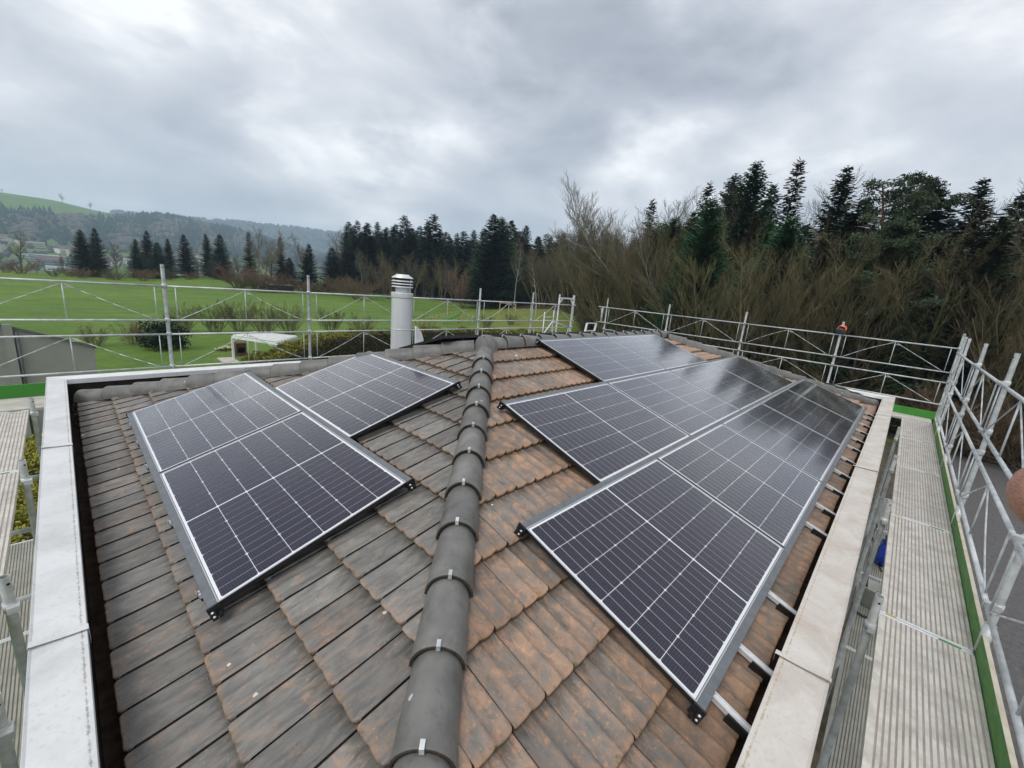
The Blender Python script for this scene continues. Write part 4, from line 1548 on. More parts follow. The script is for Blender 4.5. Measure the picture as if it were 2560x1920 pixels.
# ladder top on the roof edge
t_ = thing('ladder', 'white aluminium ladder head leaning at the far eave', 'ladder', (11.9, 7.72, GZ))
lean = 0.17 / 0.24
for sx in (0.0, 0.57):
    part('stile', MB().beam((sx - 0.9, 0.1, 0), (sx + 0.17, 0, 5.86), 0.03, 0.07, up=(0, 1, 0)).mesh('stile', M['alu']), t_)
for z in (5.86, 5.60, 5.32, 5.04):
    f = z / 5.86
    xo = -0.9 + 1.07 * f
    part('rung', MB().beam((xo, 0.1 * (1 - f), z), (xo + 0.57, 0.1 * (1 - f), z), 0.035, 0.035).mesh('rung', M['alu']), t_)
# curved white board standing right of the flue
mb = MB()
prof_ = [(5.225, 0.40), (5.44, 0.40), (5.43, 0.55), (5.37, 0.70), (5.29, 0.80), (5.235, 0.835), (5.215, 0.80)]
n = len(prof_)
mb.add([(a, 7.60, b_) for a, b_ in prof_] + [(a, 7.635, b_) for a, b_ in prof_], [tuple(range(n)), tuple(range(2 * n - 1, n - 1, -1))] + [(k, n + k, n + (k + 1) % n, (k + 1) % n) for k in range(n)])
tb = mb.build('board', varied('white_board', (0.70, 0.71, 0.72), (0.82, 0.83, 0.83), 12, 0.5))
tag(tb, 'curved white board standing right behind the flue', 'board')
# bucket with tools, hose ring, cable, blue bag on the lower deck
t_ = thing('bucket', 'grey plastic bucket with a tool handle on the lower right deck', 'bucket', (7.66, -0.625, -2.195))
M['bucket'] = varied('grey_bucket', (0.50, 0.50, 0.46), (0.60, 0.60, 0.56), 8, 0.6)
part('shell', MB().lathe([(0.0, 0.004), (0.115, 0.004), (0.15, 0.30), (0.158, 0.30), (0.158, 0.315), (0.145, 0.315), (0.115, 0.02), (0.0, 0.02)], 28).mesh('shell', M['bucket']), t_)
part('tool_handle', MB().tube((0.02, 0.03, 0.03), (0.07, 0.09, 0.40), 0.018, n=10).mesh('tool_handle', M['black']), t_)
part('tool_handle', MB().tube((-0.04, -0.04, 0.03), (-0.10, -0.06, 0.30), 0.012, n=8).mesh('tool_handle', M['dark_in']), t_)
hose = []
for k in range(49):
    a = k / 24 * 2 * math.pi
    hose.append((7.43 + 0.20 * math.cos(a), -0.60 + 0.112 * math.sin(a), -2.178 + 0.010 * k / 24))
tb = MB().pipe(hose, 0.014, 8).build('hose', M['grey_pl'])
tag(tb, 'grey hose ring lying in front of the bucket', 'hose')
cpts = [(11.11, -0.56), (10.788, -0.585), (10.45, -0.55), (10.207, -0.541), (9.95, -0.60), (9.887, -0.671), (9.6, -0.66), (9.41, -0.643), (9.30, -0.69), (9.259, -0.731), (9.12, -0.74), (9.034, -0.709), (8.853, -0.755)]
cv = []
for i in range(len(cpts) - 1):
    for k in range(4):
        f = k / 4
        p0_, p1_, p2_, p3_ = [Vector(cpts[max(0, min(len(cpts) - 1, i + q))]) for q in (-1, 0, 1, 2)]
        q = 0.5 * ((2 * p1_) + (p2_ - p0_) * f + (2 * p0_ - 5 * p1_ + 4 * p2_ - p3_) * f * f + (3 * p1_ - p0_ - 3 * p2_ + p3_) * f ** 3)
        cv.append((q.x, q.y, -2.186))
tb = MB().pipe(cv, 0.010, 6).build('cable', M['dark_in'])
tag(tb, 'dark cable snaking along the lower right deck', 'cable')
bm = bmesh.new()
bmesh.ops.create_icosphere(bm, subdivisions=3, radius=1)
for v_ in bm.verts:
    n_ = 1 + 0.16 * math.sin(v_.co.x * 7 + v_.co.z * 5) + 0.10 * math.sin(v_.co.y * 11 + 2)
    v_.co = Vector((v_.co.x * 0.30 * n_, v_.co.y * 0.11 * n_, max(-0.17, v_.co.z * 0.24 * n_)))
me = bpy.data.meshes.new('sack')
bm.to_mesh(me)
bm.free()
me.polygons.foreach_set('use_smooth', [True] * len(me.polygons))
me.materials.append(mat('blue_plastic', (0.012, 0.06, 0.45), 0.4)[0])
bag = thing('bag', 'blue plastic bag standing on the lower right deck', 'bag', (9.25, -0.72, -2.03))
sk = part('sack', me, bag)
part('knot', MB().tube((0, 0, 0.2), (0.03, 0.0, 0.33), 0.03, 0.055, 8).mesh('knot', me.materials[0]), bag)

# ------------------------------------------------------------------ vegetation generators


def prisms(segs, sides=3):
    """segs: list of (x0,y0,z0,x1,y1,z1,r0,r1) -> V, F (quads)"""
    S = np.asarray(segs, float)
    p0, p1, r0, r1 = S[:, 0:3], S[:, 3:6], S[:, 6], S[:, 7]
    d = p1 - p0
    d /= np.maximum(np.linalg.norm(d, axis=1, keepdims=True), 1e-9)
    a = np.where(np.abs(d[:, 2:3]) < 0.9, np.array([[0, 0, 1.0]]), np.array([[1.0, 0, 0]]))
    s = np.cross(d, a)
    s /= np.linalg.norm(s, axis=1, keepdims=True)
    t = np.cross(d, s)
    V = []
    for p, r in ((p0, r0), (p1, r1)):
        for k in range(sides):
            an = 2 * math.pi * k / sides
            V.append(p + (s * math.cos(an) + t * math.sin(an)) * r[:, None])
    V = np.stack(V, 1)                       # n, 2*sides, 3
    n = len(S)
    base = (np.arange(n) * 2 * sides)[:, None]
    F = [np.concatenate([base + k, base + (k + 1) % sides, base + sides + (k + 1) % sides, base + sides + k], 1) for k in range(sides)]
    return V.reshape(-1, 3), np.stack(F, 1).reshape(-1, 4)


def rot_about(d, ang, phi, rr):
    """direction at angle ang from d, azimuth phi"""
    dx, dy, dz = d
    if abs(dz) < 0.9:
        sx, sy, sz = dy, -dx, 0.0
    else:
        sx, sy, sz = 0.0, dz, -dy
    l_ = math.sqrt(sx * sx + sy * sy + sz * sz) or 1
    sx, sy, sz = sx / l_, sy / l_, sz / l_
    tx, ty, tz = dy * sz - dz * sy, dz * sx - dx * sz, dx * sy - dy * sx
    ca, sa = math.cos(ang), math.sin(ang)
    cp, sp = math.cos(phi), math.sin(phi)
    return (dx * ca + (sx * cp + tx * sp) * sa, dy * ca + (sy * cp + ty * sp) * sa, dz * ca + (sz * cp + tz * sp) * sa)


def bare_tree(seed, H, stems=1, spread=0.35, nb=(11, 7, 5), twig=0.016, r0=0.16, up=0.35, low=0.25, ang=(0.75, 0.7), lens=(0.42, 0.5, 0.5), wander=0.10):
    rr = random.Random(seed)
    segs = [[], []]

    def grow(p, d, L, r, lev, cnt):
        ns = (7, 5, 4, 3)[lev]
        pts = [p]
        dirs_ = [d]
        rad = [r]
        for k in range(ns):
            w_ = wander * (1.0, 1.15, 1.2, 1.2)[lev]
            d = (d[0] + rr.gauss(0, w_), d[1] + rr.gauss(0, w_), d[2] + rr.gauss(0, w_ * .7) + up * 0.12 * lev)
            l_ = math.sqrt(d[0] ** 2 + d[1] ** 2 + d[2] ** 2)
            d = (d[0] / l_, d[1] / l_, d[2] / l_)
            s = L / ns
            q = (p[0] + d[0] * s, p[1] + d[1] * s, p[2] + d[2] * s)
            ra, rb = max(r * (1 - k / ns * .8), twig * .6), max(r * (1 - (k + 1) / ns * .85), twig * .5)
            segs[0 if lev <= 1 and r > twig * 2 else 1].append((*p, *q, ra, rb))
            p = q
            pts.append(p)
            dirs_.append(d)
            rad.append(rb)
        if lev < 3:
            n_c = cnt[lev]
            for k in range(n_c):
                f = (low if lev == 0 else 0.18) + (1 - (low if lev == 0 else 0.18)) * ((k + rr.random()) / n_c)
                i = min(ns - 1, int(f * ns))
                fr = f * ns - i
                a, b_ = pts[i], pts[i + 1]
                q = (a[0] + (b_[0] - a[0]) * fr, a[1] + (b_[1] - a[1]) * fr, a[2] + (b_[2] - a[2]) * fr)
                cd = rot_about(dirs_[i + 1], ang[0 if lev == 0 else 1] * rr.uniform(.6, 1.25), rr.uniform(0, 6.283), rr)
                cl = L * lens[lev] * rr.uniform(.65, 1.2) * (1.15 - 0.55 * f)
                grow(q, cd, cl, max(rad[i] * 0.55, twig), lev + 1, cnt)
    for s in range(stems):
        if stems == 1:
            d = (rr.gauss(0, .03), rr.gauss(0, .03), 1)
            p = (0, 0, 0)
            hh = H * 0.88
        else:
            a = 6.283 * (s + rr.random() * .7) / stems
            sp_ = spread * rr.uniform(.35, 1.1)
            d = (math.cos(a) * sp_, math.sin(a) * sp_, 1)
            p = (math.cos(a) * 0.25, math.sin(a) * 0.25, 0)
            hh = H * rr.uniform(.72, .95)
        l_ = math.sqrt(d[0] ** 2 + d[1] ** 2 + d[2] ** 2)
        grow(p, tuple(c / l_ for c in d), hh, r0 * (1 if stems == 1 else 0.62), 0, nb)
    return segs


def tree_meshes(name, segs, mt_trunk, mt_crown):
    V0, F0 = prisms(segs[0], 6)
    V1, F1 = prisms(segs[1], 3)
    return np_mesh(name + '_trunk', V0, F0, mt_trunk, smooth=True), np_mesh(name + '_crown', V1, F1, mt_crown)


def spruce(seed, H, Rb, mt_trunk, mt_crown, bare=0.06, dens=1.0, droop=0.25, name='spruce', gap=0.0, fine=1.0):
    rr = np.random.default_rng(seed)
    segs = [(0, 0, 0, 0, 0, H * .98, 0.012 * H, 0.008)]
    V, F = [], []
    z = H * bare
    V0, F0 = prisms(segs, 8)
    nverts = 0
    quads_v = []
    bsegs = []
    while z < H * 0.99:
        f = (z - H * bare) / (H * (1 - bare))
        Rz = Rb * (1 - f) ** 0.8 * (0.55 + 0.45 * min(1, f * 6 + 0.35))
        nbr = int((6 + 6 * (1 - f)) * dens) + 2
        for k in range(nbr):
            if rr.random() < gap:
                continue
            a = rr.uniform(0, 6.283)
            L = Rz * rr.uniform(.6, 1.15) + 0.12
            up_ = (0.55 * f - droop * (1 - f)) + rr.normal(0, .08)
            ns = max(2, int(L / (0.36 * fine)))
            ca, sa = math.cos(a), math.sin(a)
            zz_ = z + rr.uniform(-.15, .15)
            ez = lambda t: zz_ + L * t * up_ + 0.16 * L * t * t
            bsegs.append((0, 0, zz_, ca * L * .95, sa * L * .95, ez(.95), 0.02, 0.008))
            for j in range(ns):
                t = (j + 0.35 + rr.uniform(0, .5)) / ns
                x, y = ca * L * t, sa * L * t
                zc = ez(t)
                wdt = (0.16 * fine + 0.30 * (0.4 + 0.6 * fine) * (1 - t) * min(1.0, L / 2)) * rr.uniform(.6, 1.5)
                ln = L / ns * 1.15
                for sgn in (-1, 1):
                    ex, ey = -sa * sgn, ca * sgn
                    hang = rr.uniform(-.30, .02)
                    p0 = (x - ca * ln * .4, y - sa * ln * .4, zc)
                    p1 = (x + ca * ln * .6, y + sa * ln * .6, zc + 0.02)
                    p2 = (x + ca * ln * .75 + ex * wdt, y + sa * ln * .75 + ey * wdt, zc + hang * wdt * 2)
                    p3 = (x + ca * ln * .1 + ex * wdt * .8, y + sa * ln * .1 + ey * wdt * .8, zc + (hang - .12) * wdt * 1.6)
                    quads_v += [p0, p1, p2, p3]
        z += H * 0.0145 * (0.35 + 0.65 * fine) * rr.uniform(.6, 1.4) / max(.6, dens)
    # leader
    for k in range(14):
        a = rr.uniform(0, 6.283)
        zt = H * rr.uniform(.93, 1.0)
        L = (H * 1.02 - zt) * 0.5 + 0.1
        quads_v += [(0, 0, zt), (math.cos(a) * L, math.sin(a) * L, zt + .25), (math.cos(a) * L * .7 + .05, math.sin(a) * L * .7, zt + .1), (0.03, 0, zt - .1)]
    Q = np.array(quads_v)
    FQ = np.arange(len(Q)).reshape(-1, 4)
    VB, FB = prisms(bsegs, 3)
    crown = np_mesh(name + '_crown', np.concatenate([Q, VB]), np.concatenate([FQ, FB + len(Q)]), mt_crown, np.concatenate([np.zeros(len(FQ)), np.zeros(len(FB))]))
    return np_mesh(name + '_trunk', V0, F0, mt_trunk, smooth=True), crown


def clump_cloud(rr, centres, radius, per, size, flat=0.7):
    """needle or leaf faces scattered in balls round the given centres"""
    V = []
    for c in centres:
        n = per
        u = rr.normal(size=(n, 3))
        u /= np.linalg.norm(u, axis=1, keepdims=True)
        p = np.array(c) + u * (rr.random((n, 1)) ** .5) * radius * np.array([1, 1, flat])
        d1 = rr.normal(size=(n, 3)) + u * 1.0
        d1 /= np.linalg.norm(d1, axis=1, keepdims=True)
        d2 = np.cross(d1, rr.normal(size=(n, 3)))
        d2 /= np.linalg.norm(d2, axis=1, keepdims=True)
        s = size * rr.uniform(.6, 1.3, (n, 1))
        V.append(np.stack([p - d1 * s, p + d2 * s * .45, p + d1 * s, p - d2 * s * .45], 1))
    V = np.concatenate(V).reshape(-1, 3)
    return V, np.arange(len(V)).reshape(-1, 4)


def pine(seed, H, mt_trunk, mt_crown, lean=0.0):
    rr = np.random.default_rng(seed)
    segs, cent = [], []
    n = 10
    pts = [np.array([lean * H * (k / n) ** 1.2 + rr.normal(0, .05), rr.normal(0, .05), H * k / n]) for k in range(n + 1)]
    for k in range(n):
        segs.append((*pts[k], *pts[k + 1], 0.014 * H * (1 - .8 * k / n), 0.014 * H * (1 - .8 * (k + 1) / n)))
    bs = []
    for k in range(44):
        f = 0.42 + 0.58 * (k / 44) ** 0.9
        i = min(n - 1, int(f * n))
        p = pts[i] + (pts[i + 1] - pts[i]) * (f * n - i)
        a = rr.uniform(0, 6.283)
        L = H * 0.24 * (1.0 - 0.75 * max(0, (f - .55) / .45)) * rr.uniform(.5, 1.1)
        e = p + np.array([math.cos(a) * L, math.sin(a) * L, L * rr.uniform(-.05, .45)])
        bs.append((*p, *e, 0.05, 0.015))
        for t in (0.55, 0.8, 1.0):
            cent.append(p + (e - p) * t + rr.normal(0, .18, 3))
        for _ in range(2):
            cent.append(e + rr.normal(0, .45, 3) * np.array([1, 1, .4]))
    V0, F0 = prisms(segs, 8)
    VB, FB = prisms(bs, 4)
    VC, FC = clump_cloud(rr, cent, 0.55, 85, 0.095, 0.5)
    trunk = np_mesh('pine_trunk', np.concatenate([V0, VB]), np.concatenate([F0, FB + len(V0)]), mt_trunk, smooth=True)
    return trunk, np_mesh('pine_crown', VC, FC, mt_crown)


def foliage(name, c0, c1, rough=0.75, scale=1.2, rand=0.34):
    return varied(name, c0, c1, scale, rough, rand=rand, spec=0.25)


M['bark'] = foliage('mossy_bark', (0.112, 0.098, 0.046), (0.225, 0.19, 0.098), scale=1.5)
M['bark_brown'] = foliage('brown_bark', (0.075, 0.060, 0.042), (0.16, 0.125, 0.088), scale=1.5)
M['bark_grey'] = foliage('grey_bark', (0.12, 0.11, 0.085), (0.22, 0.20, 0.16), scale=2)
M['bark_pine'] = foliage('orange_pine_bark', (0.12, 0.065, 0.035), (0.24, 0.125, 0.065), scale=2)
M['bark_birch'] = foliage('birch_bark', (0.24, 0.22, 0.19), (0.50, 0.48, 0.43), scale=3)
M['twig'] = foliage('olive_twigs', (0.090, 0.077, 0.038), (0.175, 0.148, 0.076))
M['twig_grey'] = foliage('grey_brown_twigs', (0.095, 0.084, 0.062), (0.18, 0.155, 0.118))
M['twig_red'] = foliage('reddish_twigs', (0.13, 0.082, 0.052), (0.25, 0.160, 0.104))
M['twig_yellow'] = foliage('yellow_twigs', (0.15, 0.125, 0.045), (0.27, 0.22, 0.085))
M['needle'] = foliage('spruce_needles', (0.024, 0.046, 0.024), (0.058, 0.090, 0.044), scale=0.8)
M['needle_green'] = foliage('green_needles', (0.026, 0.070, 0.028), (0.066, 0.135, 0.052), scale=0.8)
M['needle_dark'] = foliage('dark_needles', (0.013, 0.027, 0.017), (0.032, 0.052, 0.030), scale=0.8)
M['needle_olive'] = foliage('olive_needles', (0.034, 0.036, 0.016), (0.075, 0.068, 0.034), scale=0.8)
M['needle_pine'] = foliage('pine_needles', (0.036, 0.056, 0.030), (0.078, 0.105, 0.056), scale=0.8)

PROTO = {}
PROTO['fan0'] = (tree_meshes('fan0', bare_tree(11, 11, 6, .36, (12, 6, 5), .0085, .16, .55, .22, (.42, .5), (.36, .5, .55), .07), M['bark'], M['twig']), 11)
PROTO['fan1'] = (tree_meshes('fan1', bare_tree(12, 11, 7, .46, (11, 6, 5), .0085, .15, .5, .2, (.5, .55), (.34, .5, .55), .08), M['bark'], M['twig']), 11)
PROTO['fan2'] = (tree_meshes('fan2', bare_tree(13, 11, 5, .30, (12, 7, 5), .0085, .17, .55, .25, (.5, .55), (.38, .5, .55), .07), M['bark_brown'], M['twig']), 11)
PROTO['bare0'] = (tree_meshes('bare0', bare_tree(21, 15, 1, nb=(26, 10, 9), twig=.0095, r0=.22, low=.28, up=.5, ang=(.75, .6), lens=(.36, .5, .55)), M['bark_brown'], M['twig_grey']), 15)
PROTO['bare1'] = (tree_meshes('bare1', bare_tree(22, 15, 1, nb=(26, 10, 9), twig=.0095, r0=.20, low=.33, up=.6, ang=(.55, .5), lens=(.38, .5, .55)), M['bark_grey'], M['twig_grey']), 15)
PROTO['bare2'] = (tree_meshes('bare2', bare_tree(23, 15, 2, .16, nb=(20, 9, 8), twig=.0095, r0=.24, low=.25, up=.5, ang=(.55, .55), lens=(.34, .5, .55)), M['bark'], M['twig']), 15)
PROTO['round'] = (tree_meshes('round', bare_tree(24, 11, 9, .55, nb=(12, 7, 6), twig=.014, r0=.12, low=.16, up=.5, ang=(.5, .5), lens=(.36, .55, .5)), M['bark_brown'], M['twig_red']), 11)
PROTO['birch'] = (tree_meshes('birch', bare_tree(25, 15, 1, nb=(22, 9, 7), twig=.009, r0=.11, low=.35, ang=(.7, .7), lens=(.28, .5, .5), wander=.06), M['bark_birch'], M['twig_grey']), 15)
PROTO['shrub'] = (tree_meshes('shrub', bare_tree(26, 3.2, 18, .6, nb=(9, 6, 5), twig=.0055, r0=.035, low=.12, up=.5, ang=(.38, .45), lens=(.4, .5, .5), wander=.06), M['bark_brown'], M['twig']), 3.2)
PROTO['shrub_red'] = (tree_meshes('shrub_red', bare_tree(27, 3.2, 18, .8, nb=(9, 6, 4), twig=.007, r0=.035, low=.1, up=.4, ang=(.45, .55), lens=(.4, .5, .5), wander=.07), M['bark_brown'], M['twig_red']), 3.2)
PROTO['shrub_yellow'] = (tree_meshes('shrub_yellow', bare_tree(28, 3.2, 9, .45, nb=(8, 5, 3), twig=.012, r0=.05, low=.25, ang=(.5, .55), lens=(.32, .5, .5)), M['bark_brown'], M['twig_yellow']), 3.2)
PROTO['spruce0'] = (spruce(31, 20, 3.8, M['bark_brown'], M['needle'], .05, fine=.6), 20)
PROTO['spruce1'] = (spruce(32, 20, 2.5, M['bark_brown'], M['needle_dark'], .28, .9), 20)
PROTO['spruce2'] = (spruce(33, 20, 5.4, M['bark_brown'], M['needle_green'], .04, 1.1, -.22, fine=.5), 20)
PROTO['spruce3'] = (spruce(34, 20, 2.7, M['bark_brown'], M['needle_olive'], .12, .85, .3, gap=.12, fine=.6), 20)
PROTO['spruce4'] = (spruce(35, 20, 2.9, M['bark_grey'], M['needle_dark'], .42, .9, .2), 20)
PROTO['spruce5'] = (spruce(36, 20, 4.3, M['bark_brown'], M['needle_dark'], .06, 1.0, .1), 20)
PROTO['pine0'] = (pine(41, 18, M['bark_pine'], M['needle_pine'], 0.05), 18)

for k_, (ms_, h_) in list(PROTO.items()):
    # scale trees by the height they really reach
    top_ = 0.0
    for me_ in ms_:
        co_ = np.empty(len(me_.vertices) * 3, np.float32)
        me_.vertices.foreach_get('co', co_)
        top_ = max(top_, float(co_[2::3].max()) * 0.985)
    PROTO[k_] = (ms_, top_)

n_tree = 0


def plant(proto, x, y, H, name, label, cat, group=None, rz=None, wide=1.0, sink=0.15):
    """copy a prototype: an Empty with trunk and crown that share the prototype's meshes"""
    global n_tree
    n_tree += 1
    (tm, cm), H0 = PROTO[proto]
    z = float(ground_h(x, y)) - sink
    s = (H + sink) / H0
    t_ = thing(name, label, cat, (x, y, z), group)
    t_.scale = (s * wide, s * wide, s)
    t_.rotation_euler = (random.uniform(-.03, .03), random.uniform(-.03, .03), random.uniform(0, 6.28) if rz is None else rz)
    part('trunk', tm, t_)
    part('crown', cm, t_)
    return t_


def polar(az, r):
    return EYE.x + r * math.cos(R(az)), EYE.y + r * math.sin(R(az))


def plant_top(proto, az, el, r, name, label, cat, group=None, **kw):
    """tree at azimuth az, distance r, whose top stands el degrees above the eye"""
    x, y = polar(az, r)
    zt = EYE.z + r * math.tan(R(el))
    return plant(proto, x, y, zt - float(ground_h(x, y)), name, label, cat, group, **kw)


# --- the row of trees behind the meadow, left
LR = [(92.29, 0.92, 'b', 'broad bare tree at the left picture edge beyond the meadow'), (88.29, 1.35, 'c', 'dark conifer, left one of the leftmost pair beyond the meadow'),
      (87.42, 1.65, 'c', 'dark conifer, right one of the leftmost pair beyond the meadow'), (86.15, 0.75, 'b', 'bare tree between the two leftmost conifer clusters'),
      (84.6, 1.03, 'c', 'dark conifer left of the tall scaffold post'), (83.72, 1.94, 'c', 'tallest conifer of the cluster behind the tall scaffold post'),
      (82.89, 0.95, 'c', 'short conifer behind the tall scaffold post'), (82.14, 1.4, 'c', 'conical conifer just right of the tall scaffold post'),
      (80.65, 1.99, 'c', 'slender single conifer in the middle of the meadow row'), (79.73, 0.87, 'b', 'small bare tree left of the dark conifer pair'),
      (78.78, 2.28, 'c', 'left one of the dark conifer pair in the meadow row'), (77.62, 2.4, 'c', 'right one of the dark conifer pair in the meadow row'),
      (76.12, 0.79, 'b', 'small bare tree right of the dark conifer pair'), (74.96, 3.05, 'o', 'olive brown ivy clad tree above the red brown bush'),
      (74.07, 4.14, 'b', 'tall thin bare tree rising above the olive brown tree'), (72.97, 2.89, 'b', 'wide bare tree right of the tall thin one'),
      (71.77, 2.96, 'o', 'olive conifer with bare branches near the green shed'), (70.91, 0.71, 'c', 'small dark spruce beside the green shed'),
      (69.06, 2.49, 'c', 'dark green spruce behind the second back scaffold post'), (68.1, 3.51, 'b', 'fan shaped bare tree behind the dark green spruce'),
      (66.28, 2.36, 'c', 'slim dark spruce at the left border of the centre wood'), (65.55, 4.96, 'b', 'tall bare tree at the left border of the centre wood'),
      (89.53, -0.74, 'b', 'low bare tree in front of the far town'), (91.42, -1.3, 'b', 'lowest bare tree at the left edge before the town'), (64.66, 3.93, 'o', 'brownish conifer at the left corner of the centre wood')]
for k, (az, el, ty, lab) in enumerate(LR):
    r = 141 + (k * 37 % 11) if az > 76 else 118 + (k * 29 % 9)
    pr = {'b': ('bare0', 'bare1', 'bare2')[k % 3], 'c': ('spruce5', 'spruce0', 'spruce5')[k % 3], 'o': 'spruce3'}[ty]
    if az in (74.96,):
        pr = 'spruce3'
    nm = {'b': 'bare_tree', 'c': 'conifer_tree', 'o': 'conifer_tree'}[ty]
    plant_top(pr, az, el, r, nm, lab, 'tree', 'trees in the row beyond the meadow', wide={'b': 1.0, 'c': 1.55 + 0.35 * math.sin(k * 2.3), 'o': 1.5}[ty])
# fine understory in that row
for k in range(26):
    az = 62 + 32 * (k + random.random() * .7) / 26
    r = 133 + random.uniform(0, 8) if az > 76 else 110 + random.uniform(0, 8)
    x, y = polar(az, r)
    plant('shrub' if k % 3 else 'shrub_red', x, y, random.uniform(1.6, 3.4) if az > 76 else random.uniform(2.4, 5), 'bare_shrub', 'low bare shrub at the foot of the tree row beyond the meadow', 'shrub', 'shrubs under the meadow tree row', wide=1.5)

# --- centre wood of dark spruces
CT = [(63.66, 5.79), (62.51, 5.34), (61.12, 5.89), (60.16, 5.31), (59.22, 5.98), (58.14, 7.04), (57.03, 5.67), (56.06, 6.11), (55.29, 6.81), (54.38, 7.57), (53.45, 5.92), (52.51, 5.3), (51.26, 5.76), (50.25, 6.01), (49.24, 6.26), (40.91, 6.28), (39.11, 6.42), (37.01, 6.19)]
for k, (az, el) in enumerate(CT):
    plant_top(('spruce1', 'spruce4', 'spruce0', 'spruce1')[k % 4], az, el, 124 + (k * 31 % 13), 'spruce_tree', 'tall dark spruce of the wood in the picture centre', 'tree', 'dark spruces of the centre wood', wide=random.uniform(1.3, 1.8))
for k in range(30):
    az = 48.5 + 16.5 * (k + random.random()) / 30
    plant_top(random.choice(('spruce1', 'spruce4', 'spruce0')), az, random.uniform(4.2, 5.8), 126 + random.uniform(0, 24), 'spruce_tree', 'tall dark spruce of the wood in the picture centre', 'tree', 'dark spruces of the centre wood', wide=random.uniform(1.3, 1.9))
for k in range(34):
    az = 37 + 27 * (k + random.random()) / 34
    r = np.interp(az, [37, 47, 55, 64], [90, 108, 118, 117]) + random.uniform(0, 5)
    plant_top(random.choice(('bare0', 'bare1', 'bare2', 'fan2')), az, random.uniform(0.8, 3.6), r, 'bare_tree', 'grey brown bare tree along the edge of the centre wood', 'tree', 'bare trees edging the centre wood', wide=random.uniform(.8, 1.15))
for az, el, k in ((46.97, 8.39, 0), (45.61, 8.14, 1), (44.29, 7.88, 2), (42.75, 7.43, 3), (47.9, 6.6, 4), (45.0, 6.0, 5)):
    plant_top(('spruce5', 'spruce2', 'spruce5', 'spruce0', 'spruce0', 'spruce5')[k], az, el, 100 + 3 * k, 'conifer_tree', '%s broad dark conifer of the massive group left of the birch' % ('tallest', 'second', 'third', 'rightmost', 'leftmost', 'hindmost')[k], 'tree', 'massive dark conifers in the centre', wide=1.55)
for k in range(16):
    az = 35.5 + 9.5 * (k + random.random() * .8) / 16
    plant_top(random.choice(('spruce1', 'spruce0', 'spruce3', 'spruce5')), az, random.uniform(4.6, 6.8), 100 + random.uniform(0, 16), 'spruce_tree', 'spruce filling the wood between the birches and the right wood', 'tree', 'spruces between birches and right wood', wide=random.uniform(1.3, 1.8))
for k in range(16):
    az = 29 + 12 * (k + random.random() * .8) / 16
    r = float(np.interp(az, [28, 33, 37, 42], [47, 64, 90, 98])) + random.uniform(0, 8)
    plant_top(random.choice(('bare0', 'bare1', 'bare2', 'fan2', 'spruce3')), az, float(np.interp(az, [29, 41], [9.0, 4.5])) * random.uniform(.7, 1.1), r, 'bare_tree', 'bare tree in the dip between centre and right wood', 'tree', 'bare trees between centre and right wood', wide=1.1)
for k in range(30):
    az = 24.5 + 16.5 * (k + random.random() * .8) / 30
    r = float(np.interp(az, [24, 28, 33, 37, 42], [42, 48, 64, 90, 98])) + random.uniform(1, 9)
    el = float(np.interp(az, [24, 28, 30, 33, 35.5, 37, 41], [11.6, 10.4, 9.2, 7.6, 6.0, 5.2, 4.9])) * random.uniform(.80, 1.03)
    plant_top(('bare0', 'fan2', 'bare2', 'bare1', 'fan0')[k % 5], az, el, r, 'bare_tree', 'bare tree in the rising treeline left of the bright green spruces', 'tree', 'bare trees of the rising treeline', wide=random.uniform(1.0, 1.35))
plant_top('birch', 43.2, 7.2, 93, 'birch_tree', 'pale birch with thin white trunk before the massive dark conifers', 'tree')
plant_top('birch', 40.3, 5.0, 92, 'birch_tree', 'smaller pale birch leaning right of the tall birch', 'tree')
x, y = polar(50.1, 99)
plant('round', x, y, 9.6, 'round_tree', 'round reddish bare tree standing alone on the lawn behind the flue', 'tree', wide=0.95)
x, y = polar(59.8, 108)
plant('round', x, y, 8.6, 'round_tree', 'reddish bare tree behind the flue cap', 'tree', wide=0.9)

